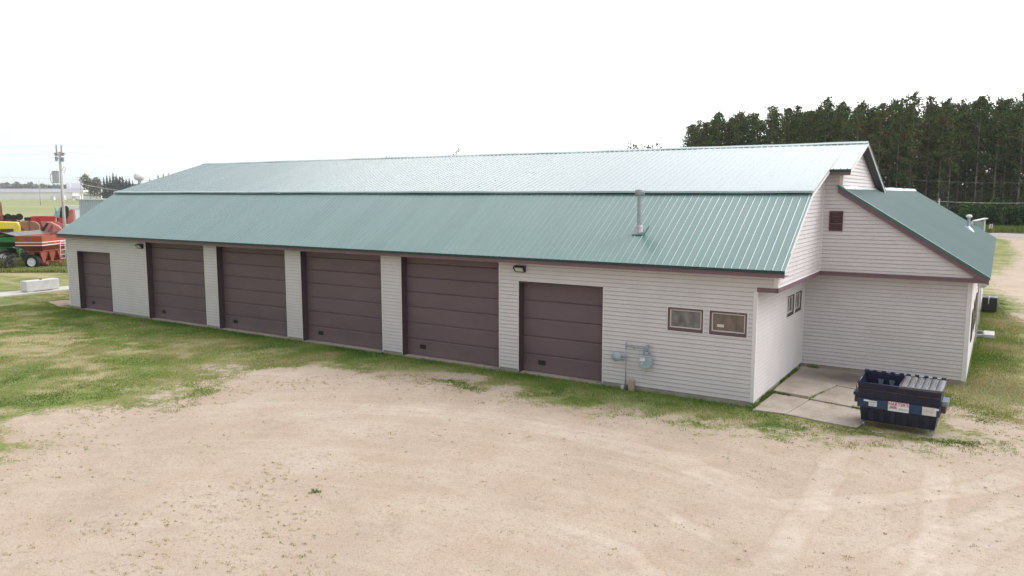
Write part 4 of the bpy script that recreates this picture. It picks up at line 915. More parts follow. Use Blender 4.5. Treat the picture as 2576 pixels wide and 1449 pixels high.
def pine_meshes(h, seed, low=.36, wide=1., side=0):
    r = random.Random(seed); tk = MB(); cx = []; sz = []; tn = []
    bend = [(r.uniform(-.25, .25), r.uniform(-.25, .25)) for _ in range(3)]
    def ax(t): return Vector((bend[0][0]*math.sin(t*3)+bend[1][0]*t, bend[0][1]*math.sin(t*3)+bend[1][1]*t, h*t))
    for i in range(10): tk.bar(ax(i/10), ax((i+1)/10), .36*(1-i/10*.85), n=6, r2=.36*(1-(i+1)/10*.85))
    z = .04
    while z < low:                                   # dead limbs and a few green ones
        for _ in range(3):
            a = r.random()*6.28; L_ = r.uniform(.6, 2.0); p = ax(z+r.uniform(0, .02)); q = p+Vector((math.cos(a)*L_, math.sin(a)*L_, r.uniform(-.3, .5)))
            tk.bar(p, q, .05, n=3, r2=.02)
            if r.random() < .45:
                for _ in range(16): c = q+Vector((r.gauss(0, .5), r.gauss(0, .5), r.gauss(0, .35))); cx.append(c); sz.append(r.uniform(.2, .42)); tn.append(r.uniform(.1, .95))
        z += .026
    nw = 17
    for k in range(nw):
        t = k/(nw-1); zc = low+(1-low)*t; L0 = (2.75*wide*(1-t)**.46+.18)*(.55+.45*min(1, t*4+.15))
        for j in range(5):
            if r.random() < .15: continue
            a = r.random()*6.28; L_ = L0*r.uniform(.55, 1.2)
            if side and math.cos(a-side) > .5: L_ *= 1.3
            up = r.uniform(.05, .45)+t*.5; p = ax(min(1, zc+r.uniform(-.015, .015)))
            q = p+Vector((math.cos(a)*L_, math.sin(a)*L_, L_*up)); tk.bar(p, q, .07, n=3, r2=.025)
            for f_ in (.5, .78, 1.0):
                if f_*L_ < .35 and f_ < 1: continue
                if r.random() < .12: continue
                c0 = p+(q-p)*f_+Vector((r.gauss(0, .15), r.gauss(0, .15), r.gauss(0, .1))); base = r.uniform(.25, .75)+.1*t; rust = r.random() < .12
                for _ in range(10):
                    cx.append(c0+Vector((r.gauss(0, .30), r.gauss(0, .30), r.gauss(.05, .20)))); sz.append(r.uniform(.24, .5)); tn.append((.95 if rust else base)+r.uniform(-.2, .2))
    top = ax(1)
    for _ in range(22): cx.append(top+Vector((r.gauss(0, .16), r.gauss(0, .16), r.uniform(-.9, .3)))); sz.append(r.uniform(.2, .36)); tn.append(r.uniform(.4, .8))
    return tk, cards('crown', np.array(cx), np.array(sz), np.clip(np.array(tn), 0, 1))
def make_tree(name, label, cat, tk, crown, leaf, bark, group=None):
    t = thing(name, label, cat, (0, 0, 0), 0, group)
    tk.build('trunk', bark, t, fix=False); crown.materials.append(leaf); o = bpy.data.objects.new('crown', crown); link(o, t); return t
def edge_pt(s):                                      # front edge of the plantation, seen from the lot: (sideways, away)
    E = [(118, 128), (93, 139), (66.5, 150), (52, 166), (45, 197)]
    for a, b in zip(E[:-1], E[1:]):
        l = math.dist(a, b)
        if s <= l: k = s/l; return (a[0]+(b[0]-a[0])*k, a[1]+(b[1]-a[1])*k)
        s -= l
    return None
protos = []
for i in range(8):
    tk, cr = pine_meshes(random.uniform(23.5, 26), 100+i, low=random.choice([.38, .44, .5]), wide=random.uniform(.88, 1.12))
    protos.append(make_tree('pine_tree', 'tall thin dark pine among the rows of the plantation', 'pine tree', tk, cr, M['pine'], M['bark'], 'pines of the plantation'))
cnt = 0
for row in range(8):
    s = random.uniform(0, 3)
    while True:
        e = edge_pt(s)
        if e is None: break
        back = row*4.6+(1.5 if row else 0); lat, dep = e[0]+random.uniform(-.8, .8)-back*.12*(1 if s < 60 else -1.2), e[1]+back+random.uniform(-.8, .8)
        if not ((row > 2 and s > 62) or (row > 5 and s > 45 and random.random() < .5)):
            p = CAM+rt*lat+fh*dep; src = protos[cnt % 8]; o = src if cnt < 8 else copy_tree(src)
            o.location = (p.x, p.y, -.1); o.rotation_euler = (0, 0, random.random()*6.28); k = random.uniform(.91, .99); o.scale = (k, k, k)
            o['label'] = 'tall thin dark pine in the front row of the plantation beyond the road' if row == 0 else 'dark pine standing deeper in the plantation behind the front row'
            o['group'] = 'pines in the front row' if row == 0 else 'pines in the rows behind'
            cnt += 1
        s += random.uniform(2.7, 3.7)
tk, cr = pine_meshes(20, 400, low=.22, wide=1.25, side=math.pi+YAW)
o = make_tree('pine_tree', 'lowest pine at the left end of the plantation with long side branches', 'pine tree', tk, cr, M['pine'], M['bark'])
p = CAM+rt*44+fh*190; o.location = (p.x, p.y, -.1)
# understory shrubs at the foot of the pines
def blob_cards(n, rx, ry, h, seed, size=(.2, .45), tone=(.1, .9), lumps=9):
    r = np.random.default_rng(seed); cs = np.c_[r.uniform(-rx, rx, lumps)*.7, r.uniform(-ry, ry, lumps)*.7, r.uniform(.25, .85, lumps)*h]
    k = r.integers(0, lumps, n); d = r.normal(size=(n, 3)); d /= np.linalg.norm(d, axis=1)[:, None]; rad = np.array([rx*.42, ry*.42, h*.28])*(.75+.35*r.random((n, 1)))
    c = cs[k]+d*rad; c[:, 2] = np.maximum(c[:, 2], .05); lt = r.uniform(.3, .7, lumps)[k]
    return cards('crown', c, r.uniform(*size, n), np.clip(lt+r.uniform(-.3, .3, n), *tone))
for i, (u, d, w_, h_) in enumerate([(2380, 134, 2.6, 3.2), (2420, 131, 2.2, 2.6), (2462, 133, 2.8, 4.2), (2498, 130, 2.4, 3.4), (2532, 128, 2.6, 4.4), (2566, 127, 2.4, 3.6), (2600, 126, 2.6, 3.8), (2350, 137, 2.4, 3.0), (2440, 137, 2.6, 4.6), (2515, 134, 2.6, 5.0), (2640, 125, 2.8, 4.2)]):
    side = ['short rounded green shrub', 'bushy bright green shrub', 'taller leafy green shrub'][i % 3]
    tk = MB(); [tk.bar((0, 0, 0), (random.uniform(-1, 1), random.uniform(-1, 1), h_*.7), .08, n=4, r2=.03) for _ in range(5)]
    o = make_tree('shrub', 'green leafy shrub in the shade at the foot of the pine plantation', 'shrub', tk, blob_cards(1500, w_, 1.8, h_, 500+i), M['bush'], M['bark'], 'shrubs under the pines')
    o.location = at(u, d)
for i in range(15):
    h_ = 9+3*((i*7) % 5)/5; lat = 66+i*3.9; dep = 190 if i < 5 else 180; tk, c = None, None
    tk = MB(); tk.bar((0, 0, 0), (0, 0, h_*.7), .25, n=5, r2=.08)
    o = make_tree('young_tree', 'dark leafy young tree in the gloom behind the pine rows', 'tree', tk, blob_cards(1700, 4.2, 3, h_, 640+i, (.4, .9), (.0, .6)), M['pine'], M['bark'], 'young trees behind the pines')
    p = CAM+rt*lat+fh*dep; o.location = (p.x, p.y, 0)
# tall roadside weeds
def strip(n, u0, u1, d0, d1, h, seed, tone):
    q = [at(random.uniform(u0, u1), random.uniform(d0, d1)) for _ in range(n)]; P = np.array(q); r = np.random.default_rng(seed)
    m_ = blades('tall_weeds', P, h*(.4+.8*r.random(n)), .05+.07*r.random(n), r.uniform(*tone, n), .6); m_.materials.append(M['blade']); return m_
tag(link(bpy.data.objects.new('tall_weeds', strip(26000, 2290, 2660, 120, 131, .95, 61, (.15, .8)))), 'tall yellow green weeds between the road and the pines', 'weeds', kind='stuff')
tag(link(bpy.data.objects.new('forest_floor', strip(16000, 1700, 2700, 131, 175, .7, 62, (.0, .5)))), 'dark undergrowth covering the ground among the pines', 'undergrowth', kind='stuff')

# trees peeping over the roof ridge
def broadleaf(h, w_, seed, leaf, n=2200, size=(.5, 1.1)):
    tk = MB(); tk.bar((0, 0, 0), (0, 0, h*.5), h*.035, n=6, r2=h*.02)
    for i in range(7):
        a = i*.9; tk.bar((0, 0, h*(.25+.05*i)), (math.cos(a)*w_*.35, math.sin(a)*w_*.35, h*(.5+.06*i)), h*.012, n=4, r2=h*.004)
    c = blob_cards(n, w_*.5, w_*.5, h*.80, seed, size, lumps=13); co = np.empty(len(c.vertices)*3); c.vertices.foreach_get('co', co); co = co.reshape(-1, 3); co[:, 2] += h*.18; c.vertices.foreach_set('co', co.ravel()); return tk, c
for i, (u, d, h_, w_, nm) in enumerate([(1567, 260, 21.6, 9, 'rounded treetop showing above the roof ridge, leftmost of the pair before the pines'), (1585, 262, 20.6, 5, 'slim treetop showing above the ridge just right of a rounder one'), (1617, 250, 20.6, 11, 'low flat treetop above the ridge nearest to the pine plantation'), (1640, 255, 20.8, 8, 'small treetop above the ridge touching the pine plantation side'),
        (983, 300, 19.8, 7, 'faint twiggy treetop above the ridge at the middle of the roof'), (1007, 305, 21.3, 4, 'tiny tuft of a treetop above the middle of the ridge'), (1131, 300, 20.9, 7, 'sparse rounded treetop above the ridge right of the middle'), (1150, 298, 21.7, 3.5, 'thin pointed treetop above the ridge right of the middle')]):
    tk, c = broadleaf(h_, w_, 700+i, M['farleaf'], n=1300 if i < 4 else 420, size=(.4, .9))
    o = make_tree('tree', nm, 'tree', tk, c, M['farleaf'], M['bark']); o.location = at(u, d)

# ================================================================== far west: fields, warehouses, trees
def spruce(h, w_, seed):
    r = np.random.default_rng(seed); n = 1300; t = r.random(n)**.8; z = t*h; a = r.random(n)*6.283
    lay = .75+.25*np.sin(z*3.1+a*2); rad = w_*.5*(1-t)*lay*np.sqrt(r.uniform(.25, 1, n)); c = np.c_[np.cos(a)*rad, np.sin(a)*rad, z+.3]
    tk = MB(); tk.bar((0, 0, 0), (0, 0, h*.97), .4, n=5, r2=.06); return tk, cards('crown', c, r.uniform(.5, 1.3, n)*(1-.5*t), np.clip(r.uniform(.1, .9, n), 0, 1))
sp = [(263, 610, 18.5), (271, 612, 20), (279, 608, 19.6), (287, 610, 22), (295, 606, 20), (303, 612, 19), (311, 609, 18), (319, 612, 17.4), (327, 610, 17.8), (335, 608, 16), (343, 610, 13.6), (351, 612, 13), (359, 606, 13.8), (367, 640, 15), (379, 640, 18), (400, 650, 21.5), (413, 650, 22), (427, 650, 22.5)]
sps = []
for i, (u, d, h_) in enumerate(sp):
    if i < 4: tk, cr = spruce(20, 8.5, 800+i); sps.append(make_tree('spruce_tree', 'dark blue green spruce in the row beside the far warehouses', 'spruce tree', tk, cr, M['spruce'], M['bark'], 'spruces in the far row')); o = sps[-1]
    else: o = copy_tree(sps[i % 4])
    o.location = at(u, d); k = h_/20; o.scale = (k, k, k); o.rotation_euler = (0, 0, i*1.3)
    if u > 390: o['label'] = 'lone spruce tip showing over the sloping left end of the roof'; o['group'] = 'spruce tips over the roof'
for i, (u, d, h_, w_, nm) in enumerate([(226, 600, 20.5, 11, 'tall dark bare looking tree left of the spruce row, taller of the pair'), (243, 602, 17.5, 10, 'shorter dark tree between the tall one and the spruce row'), (305, 640, 21, 9, 'yellowing tree crown behind the spruce row')]):
    tk, c = broadleaf(h_, w_, 760+i, M['farleaf'], n=1100, size=(.7, 1.5)); o = make_tree('tree', nm, 'tree', tk, c, M['farleaf'], M['bark']); o.location = at(u, d)
# far wood as one mass
n = 26000; r = np.random.default_rng(5); u = r.uniform(-420, 420, n); hs = 17+7*value_noise(u*.09, u*0, 1, 40)+4*value_noise(u*.5, u*0, 1, 41); z = hs*np.sqrt(r.random(n)); d = 1450+r.uniform(-25, 60, n)
q = np.array([at(a, b) for a, b in zip(u, d)]); q[:, 2] = z
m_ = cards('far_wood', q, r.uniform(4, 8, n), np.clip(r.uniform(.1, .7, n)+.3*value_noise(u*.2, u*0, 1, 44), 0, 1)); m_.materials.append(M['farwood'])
tag(link(bpy.data.objects.new('far_wood', m_)), 'hazy wooded skyline beyond the field and warehouses', 'woodland', kind='stuff')

def bld(name, label, u0, u1, d, parts, rz=YAW, cat='building'):
    """box parts in a local frame: x to the right, y away, metres; parts: (name, material, list of boxes)"""
    o = thing(name, label, cat, at(u0, d), rz)
    for nm, m_, bx in parts:
        b = MB()
        for q in bx: b.box(*q)
        b.build(nm, m_, o)
    return o
def W(u0, u1, d): return (u1-u0)/F*d*math.cos(PITCH)
M['metalwall'] = mat('pale_metal_wall', (.86, .84, .84), .6, .04, .05)
M['metalroof'] = mat('grey_metal_roof', (.62, .62, .67), .5, .05, .05)
M['trailerw'] = mat('trailer_white', (.84, .84, .86), .5, .03, .5)
d = 760; w1 = W(-160, 193, d); w2 = W(-160, 182, d)
bld('warehouse', 'long low grey metal warehouse with a white sign plate across the field', -160, 193, d, [
    ('wall', M['metalwall'], [(0, w2, 0, 40, -1, 7.0)]), ('roof', M['metalroof'], [(-1, w2+1, -.8, 41, 7.0, 7.5)]),
    ('wall', mat('upper_wall', (.74, .74, .77), .6, .04, .05), [(0, w1, 12, 60, 7.5, 10.6)]), ('roof', M['metalroof'], [(-1, w1+.5, 11.5, 61, 10.6, 11.0)]),
    ('sign_plate', M['white'], [(W(-160, 59, d), W(-160, 67, d), -.25, -.05, 5.0, 6.4)]), ('door', M['jamb'], [(W(-160, 151, d), W(-160, 156, d), -.3, -.05, 0, 3.5)]), ('annex_wall', M['trailerw'], [(W(-160, 156, d), W(-160, 167, d), -4, 0, -1, 4.3)])])
bld('storage_tank', 'dull square tank standing before the long warehouse', 125, 134, 740, [('body', M['metalroof'], [(0, 3.4, 0, 3, -.5, 3.1)]), ('lid', M['soffit'], [(.3, 3.1, .3, 2.7, 3.1, 3.3)])], cat='tank')
d = 700
bld('factory_building', 'tall bright white factory block rising behind the warehouse', 168, 212, d+120, [('wall', M['white'], [(0, W(168, 212, d+120), 0, 30, 6, 17.5)]), ('silo', M['metalwall'], [(1.5, 5, -1, 0, 8, 17)]), ('lower_wall', M['metalwall'], [(W(168, 183, 820), W(168, 208, 820), -12, 0, -1, 9.0)]), ('dark_window', M['jamb'], [(W(168, 191, 820), W(168, 203, 820), -12.3, -12, 4.5, 7.2)])])
def trailer(label, u0, u1, d, ztop, mark=False):
    w_ = W(u0, u1, d); o = thing('semi_trailer', label, 'trailer', at(u0, d), YAW)
    b = MB(); b.box(0, w_, 0, 2.6, 1.2, ztop); b.build('body', M['trailerw'], o, bevel=.05)
    b = MB(); b.box(.05*w_, .95*w_, .3, 2.3, .95, 1.19); b.build('chassis', M['black'], o)
    for k in (.72, .82, .92):
        for y in (.25, 2.35):
            b = MB(); b.lathe([(.5, -.15), (.5, .15)], (w_*k, y, .5), 'y', 14); b.build('wheel', M['rubber'], o)
    if mark:
        b = MB(); x = w_*.42
        for i, hh in enumerate((1.1, 1.3, 1.0, 1.25)): b.box(x+i*.8, x+i*.8+.45, -.03, -.005, 2.4, 2.4+hh)
        b.box(x-.3, x+3.6, -.03, -.005, 2.1, 2.25); b.build('emblem', mat('faded_print', (.42, .36, .48), .6), o)
trailer('white box trailer with faded lettering parked before the factory', 166, 201, 690, 4.2, True)
trailer('white box trailer parked nearest to the spruce row', 208, 253, 620, 4.4)
d = 640
bld('low_shed', 'low brown roofed shed behind the rightmost white trailer', 205, 254, 632, [('wall', M['soffit'], [(0, W(205, 254, 632), 3, 12, 0, 4.8)]), ('roof', mat('brown_roof', (.12, .09, .09), .7), [(-.3, W(205, 254, 632)+.3, 2.7, 12.3, 4.8, 5.3)])])
# water tower
T_ = thing('water_tower', 'white water tower with a bulb tank behind the far spruces', 'water tower', at(353, 1500))
b = MB(); b.lathe([(5.2, 0), (3.0, 6), (2.4, 24), (3.2, 30), (4.0, 32)], (0, 0, 0), n=24); b.build('stem', mat('tower_stem', (.5, .45, .46), .5), T_)
b = MB(); b.lathe([(4, 31), (8, 33.0), (9.6, 36), (10, 39.5), (9, 43), (6, 45.4), (1, 46.4)], (0, 0, 0), n=28); b.build('tank', M['white'], T_)
# grey ribbed shed behind the left end of the roof
d = 108; x0, y0, _ = at(197.5, d); wS = 14
Sh = thing('metal_shed', 'pale blue grey ribbed metal shed behind the left end of the long roof', 'shed', (x0, y0, 0), YAW)
prof = []; n = int(wS/.3)
b = MB(); vs_ = []
for i in range(n*4+1):
    x = i*.075; off_ = .05 if i % 4 in (1, 2) else 0; vs_ += [(x, -off_, 0), (x, -off_, 5.15)]
b.add(vs_, [(2*i, 2*i+2, 2*i+3, 2*i+1) for i in range(n*4)]); b.box(0.01, wS, .02, 9, 0, 5.15); b.build('wall', mat('blue_grey_metal', (.40, .47, .54), .5, .05, 2), Sh)
b = MB(); b.box(-.15, wS+.2, -.15, 9.2, 5.16, 5.32); b.build('roof', mat('pale_shed_roof', (.58, .60, .66), .5, .05, 2), Sh)

# utility poles and wires
def wire(pts_, sag, w_, label, m_, n=22):
    b = MB()
    for p, q in zip(pts_[:-1], pts_[1:]):
        p, q = Vector(p), Vector(q); prev = p
        for i in range(1, n+1):
            t = i/n; c = p+(q-p)*t-Vector((0, 0, 4*sag*t*(1-t))); b.bar(prev, c, w_, n=4, sm=True); prev = c
    return tag(b.build('power_line', m_, fix=False), label, 'power line')
M['wire'] = mat('wire', (.32, .34, .36), .6, .05)
px_, py_, _ = at(157, 66)
U_ = thing('utility_pole', 'weathered wooden utility pole with grey box behind the red grain cart', 'utility pole', (px_, py_, 0), YAW)
b = MB(); b.bar((0, 0, -.2), (0, 0, 9.6), .30, n=12, r2=.19); b.build('pole', M['wood'], U_)
b = MB(); b.box(-.70, -.18, -.14, .02, 6.95, 7.95); b.box(-.72, -.16, -.16, .04, 7.95, 7.99); b.build('transformer_box', mat('grey_box', (.46, .47, .50), .5, .06, 3), U_, bevel=.02)
b = MB(); b.path([(-.72, -.1, 7.85), (-.85, -.1, 7.6), (-.88, -.1, 7.2), (-.70, -.1, 6.9), (-.35, -.1, 6.75), (-.17, -.1, 6.45)], .045); b.build('cable', M['gas'], U_)
b = MB(); b.box(-.28, -.20, -.06, .06, 9.3, 10.0); b.box(.14, .22, -.06, .06, 9.3, 10.0); b.box(-.40, .38, -.06, .06, 9.25, 9.37); b.build('crossarm', M['wood'], U_)
b = MB()
for x in (-.24, .18): b.lathe([(.05, 10.0), (.07, 10.06), (.03, 10.12), (.06, 10.18)], (x, 0, 0), n=10)
for x in (-.42, -.32, .30, .40): b.lathe([(.04, 9.38), (.06, 9.46), (.03, 9.52)], (x, 0, 0), n=10)
b.build('insulator', M['galv'], U_)
b = MB(); b.lathe([(.10, 8.8), (.13, 9.1), (.08, 9.2)], (-.27, -.05, 0), n=10); b.lathe([(.10, 8.75), (.13, 9.05), (.08, 9.15)], (.27, -.05, 0), n=10); b.bar((-.3, -.05, 9.05), (.3, -.05, 9.0), .06, n=6); b.build('cutout', M['gas'], U_)
b = MB(); b.path([(.12, -.05, 8.0), (.32, -.05, 8.35), (.45, -.05, 8.28), (.38, -.05, 8.0), (.26, -.05, 7.8)], .04); b.build('bracket', M['wood'], U_)
pt = Vector((px_, py_, 0))
def off(p, r_, f_, z): q = Vector(p)+rt*r_+fh*f_; return (q.x, q.y, z)
for z, k, nm in ((10.15, -.24, 'topmost thin wire crossing the sky to the utility pole'), (9.5, .35, 'second wire just below the topmost one at the utility pole')):
    wire([off(pt, -46, -6, z+.1), off(pt, k, 0, z), off(pt, 52, 26, z+.3)], .7, .012, nm, M['wire'])
wire([off(pt, -46, 40, 8.9), off(pt, 20, 60, 8.7)], .8, .02, 'lower wire behind the utility pole above the far warehouses', M['wire'])
wire([at(200, 118, 7.6), at(420, 150, 6.3)], .5, .03, 'pale wire running in front of the far spruces', M['white'])
wire([at(2290, 118, 5.2), at(2700, 118, 4.9)], .4, .035, 'pale wire crossing in front of the pine trunks', M['white'])
wire([at(2290, 119, 8.2), at(2700, 119, 8.0)], .4, .02, 'faint upper wire crossing in front of the pine trunks', M['wire'])
def far_pole(u, d, h_, label, arms):
    o = thing('utility_pole', label, 'utility pole', at(u, d), YAW); b = MB(); b.bar((0, 0, 0), (0, 0, h_), .35, n=8, r2=.22); b.build('pole', M['wood'], o)
    for k in range(arms): b = MB(); b.box(-1.2, 1.2, -.08, .08, h_-.5-k*1.2, h_-.3-k*1.2); b.build('crossarm', M['wood'], o)
far_pole(204, 330, 13.2, 'far utility pole with two crossarms before the white factory', 2)
far_pole(100, 420, 13.0, 'far bare pole rising over the long warehouse', 0)
x, y, _ = at(2364, 121); o = thing('utility_pole', 'bare pale pole standing before the pine trunks', 'utility pole', (x, y, 0)); b = MB(); b.bar((0, 0, 0), (0, 0, 5.3), .26, n=8, r2=.2); b.build('pole', M['wood'], o)
# kiosk and road sign on the right
K = thing('notice_board', 'green notice board with a sloping white roof by the road', 'notice board', at(2447, 116), YAW)
b = MB(); b.prism([(.5, 1.95), (2.3, 2.33), (2.3, 2.45), (.5, 2.07)], 'y', -.5, .5); b.build('roof', M['white'], K)
b = MB(); b.box(.3, 1.95, -.05, .05, .3, 1.95); b.build('board', mat('pale_green_panel', (.22, .36, .33), .4, .2, 3), K)
for x in (.08, 1.96): b = MB(); b.box(x, x+.22, -.12, .12, 0, 1.9+x*.1); b.build('post', M['cream'], K)
b = MB(); b.box(.45, .6, -.07, -.055, 1.2, 1.5); b.box(.75, .85, -.07, -.055, 1.1, 1.35); b.build('sticker', M['black'], K)
Rs = thing('road_sign', 'small road sign seen from behind on a dark leaning post', 'road sign', at(2498, 114), YAW)
b = MB(); b.bar((-.2, 0, 0), (.16, 0, 1.5), .09, n=6); b.build('post', M['black'], Rs)
b = MB(); b.prism([(-.18, .95), (.30, .95), (.40, 1.62), (-.08, 1.62)], 'y', .05, .07); b.build('sign_panel', M['cream'], Rs)
b = MB(); b.box(.10, .16, .03, .049, .97, 1.6); b.build('sign_back_rail', M['black'], Rs)

# ================================================================== concrete block, carts and machinery
o = thing('barrier_block', 'large pale concrete block resting on the concrete path', 'concrete block', (-45.0, 2.85, .045), R(4))
b = MB(); b.box(-.33, .33, -1.05, 1.0, .04, .68); b.build('block', M['concw'], o, bevel=.03)
b = MB(); b.box(-.30, .30, -.95, -.6, 0, .041); b.box(-.30, .30, .55, .9, 0, .041); b.build('foot', M['concw'], o)
b = MB(); b.prism([(-.02, .68), (.0, .74), (.04, .74), (.06, .68)], 'x', -.1, .1); b.build('lifting_loop', M['rust'], o)
M['cartred'] = mat('faded_red_paint', (.32, .068, .038), .55, .18, 1.2, dirt=(.40, .15, .09), dirtamt=.4)
M['cartred2'] = mat('dark_red_paint', (.24, .06, .05), .55, .2, 1.5, dirt=(.34, .17, .14), dirtamt=.5)
M['redp'] = mat('bright_red_paint', (.42, .035, .04), .5, .2, 1.5); M['pinkp'] = mat('sunfaded_red', (.46, .17, .14), .6, .2, 1.5)
M['yellow'] = mat('yellow_paint', (.72, .55, .08), .5, .1, 2); M['greenp'] = mat('green_paint', (.035, .20, .06), .5, .15, 1.2); M['dkgreenp'] = mat('dark_green_paint', (.02, .085, .035), .5, .2, 1.2)
M['brownm'] = mat('rusty_brown', (.27, .14, .09), .7, .2, 1.5); M['tarp'] = mat('dark_tarp', (.09, .10, .11), .35, .6, 2.5)
def wheel(p, r_, w_, c, rim, axis='y', tread=True):
    b = MB(); b.lathe([(r_*.55, -w_/2), (r_*.9, -w_/2), (r_, -w_*.35), (r_, w_*.35), (r_*.9, w_/2), (r_*.55, w_/2)], c, axis, 28, False); o = b.build('wheel', M['rubber'], p)
    b = MB(); b.lathe([(r_*.12, -w_*.52), (r_*.5, -w_*.40), (r_*.55, -w_*.51), (r_*.57, -w_*.51), (r_*.57, w_*.51), (r_*.5, w_*.4), (r_*.12, w_*.45)], c, axis, 24); b.build('rim', rim, o)
    return o
def hopper(b, rects):                               # stacked rectangles (x0,x1,y0,y1,z)
    for p, q in zip(rects[:-1], rects[1:]):
        a = [(p[0], p[2], p[4]), (p[1], p[2], p[4]), (p[1], p[3], p[4]), (p[0], p[3], p[4])]; c = [(q[0], q[2], q[4]), (q[1], q[2], q[4]), (q[1], q[3], q[4]), (q[0], q[3], q[4])]
        b.add(a+c, [(i, (i+1) % 4, 4+(i+1) % 4, 4+i) for i in range(4)])
def grain_cart(label, loc, body, lower, stripes, w_=2.13, l_=4.7, zt=2.68, cover=False):
    o = thing('grain_cart', label, 'grain cart', loc, YAW)
    b = MB(); hopper(b, [(0, w_, 0, l_, zt), (.02, w_-.02, .02, l_-.02, 1.95)]); hopper(b, [(.06, w_-.06, .06, l_-.06, zt), (.08, w_-.08, .08, l_-.08, 1.95), (w_*.4, w_*.6, l_*.35, l_*.65, 1.2)])
    for q in ((0, w_, 0, .06), (0, w_, l_-.06, l_), (0, .06, .06, l_-.06), (w_-.06, w_, .06, l_-.06)): b.box(*q, zt, zt+.04)
    b.build('box', body, o, fix=False)
    b = MB(); hopper(b, [(.02, w_-.02, .02, l_-.02, 1.95), (.45, w_-.45, .7, l_-.7, 1.48), (.55, w_-.55, .8, l_-.8, 1.30), (w_*.4, w_*.6, l_*.42, l_*.58, .55)]); b.build('hopper', lower, o, fix=False)
    b = MB(); b.box(.4, w_-.4, .65, l_-.65, 1.42, 1.50); b.build('hopper_rail', body, o)
    if stripes:
        for z in (2.17, 1.93): b = MB(); b.box(-.015, w_+.015, -.015, l_, z, z+.055); b.build('stripe', M['white'], o)
    b = MB(); b.box(.5, w_+.6, l_*.25, l_*.32, .45, .62); b.box(.5, w_-.2, l_*.7, l_*.77, .45, .62)
    b.build('chassis', lower, o)
    for y in (.95, 2.1, 3.3):
        b = MB(); b.prism([(y-.45, 1.44), (y+.45, 1.44), (y+.12, .5), (y-.12, .5)], 'x', w_-.60, w_-.50); b.build('side_brace', body, o)
    b = MB(); b.prism([(.45, 1.44), (1.0, 1.44), (.95, .5), (.8, .5)], 'y', .78, .86); b.build('side_brace', body, o)
    b = MB(); b.box(w_-.7, w_-.2, .7, l_+1.0, .38, .55); b.box(w_-.6, w_-.3, l_+1, l_+1.2, .3, .6); b.build('tongue', body, o)
    wheel(o, .60, .55, (1.0, .55, .60), M['white'], 'y'); wheel(o, .60, .55, (1.0, l_-.9, .60), M['white'], 'y')
    return o
gc = grain_cart('red grain cart with two white stripes and a white ladder, beside the far corner', at(28.6, 61.5), M['cartred'], M['cartred2'], True)
b = MB(); 
for y in (2.35, 3.05): b.path([(2.16, y, .72), (2.20, y, 2.15), (2.38, y, 2.15)], .045)
for z in (.72, 1.05, 1.42, 1.78, 2.08): b.bar((2.17, 2.35, z), (2.17, 3.05, z), .04, n=6)
b.build('ladder', M['white'], gc)
gg = grain_cart('green grain cart with a dark tarp cover behind the red cart', at(-40, 66), M['greenp'], M['dkgreenp'], False, w_=2.6, l_=6.5, zt=2.35)
b = MB()
for i in range(10):
    y0, y1 = -.1+i*.75, -.1+(i+1)*.75; b.quad((-.1, y0, 2.45), (-.1, y1, 2.45), (1.3, y1, 2.72+.06*(i % 2)), (1.3, y0, 2.72+.06*((i+1) % 2))); b.quad((1.3, y0, 2.72+.06*((i+1) % 2)), (1.3, y1, 2.72+.06*(i % 2)), (2.75, y1, 2.40), (2.75, y0, 2.40))
b.build('tarp', M['tarp'], gg, fix=False)
b = MB(); b.bar((2.6, 0, 2.35), (2.7, 7.6, 2.30), .12, n=8); b.bar((1.9, .3, 1.5), (2.5, 3.4, .4), .1); b.build('auger_tube', M['galv'], gg)
def mach(name, label, cat, u, d, parts, wheels=(), rz=0.):
    o = thing(name, label, cat, at(u, d), YAW+R(27)+rz); o.scale = (1.0, .6, 1.03)
    for nm, m_, fn in parts:
        b = MB(); fn(b); b.build(nm, m_, o, bevel=.03)
    for (r_, w_, c, rim, ax_) in wheels: wheel(o, r_, w_, c, rim, ax_)
    return o
# yellow windrower
mach('windrower', 'yellow farm machine with a black grille at the left edge', 'farm machine', -34, 74, [
    ('body', M['yellow'], lambda b: b.prism([(0, .9), (2.45, .9), (2.45, 2.9), (2.25, 3.2), (0, 3.3)], 'y', 0, 3)),
    ('grille', M['black'], lambda b: [b.box(.15, 1.95, -.05, -.01, 2.0, 2.62)]),
    ('grille_bars', M['brownm'], lambda b: [b.box(.2+i*.16, .24+i*.16, -.075, -.055, 2.02, 2.6) for i in range(11)]),
    ('bumper', M['yellow'], lambda b: b.box(-.1, 2.5, -.2, -.06, 1.5, 1.75))], [(.7, .4, (.5, .2, .7), M['yellow'], 'x'), (.7, .4, (2.1, .2, .7), M['yellow'], 'x')])
mach('round_baler', 'rust brown round baler with a rounded two part back', 'baler', 41, 76, [
    ('tailgate', M['brownm'], lambda b: b.prism([(0, .6), (1.72, .6), (1.72, 2.85), (1.5, 3.15), (1.15, 3.25), (.3, 3.3), (.08, 3.15), (0, 2.8)], 'y', 0, 1.6)),
    ('seam_post', M['cartred2'], lambda b: b.box(.86, .98, -.08, -.01, .6, 3.3)), ('side_post', M['black'], lambda b: b.box(-.6, -.05, .2, .8, .4, 3.1)),
    ('hose', M['black'], lambda b: b.path([(.15, -.05, 2.6), (.35, -.05, 2.5), (.5, -.05, 2.1), (.5, -.05, 1.6)], .05))], [(.45, .3, (.3, -.1, .45), M['galv'], 'x'), (.45, .3, (1.4, -.1, .45), M['galv'], 'x')])
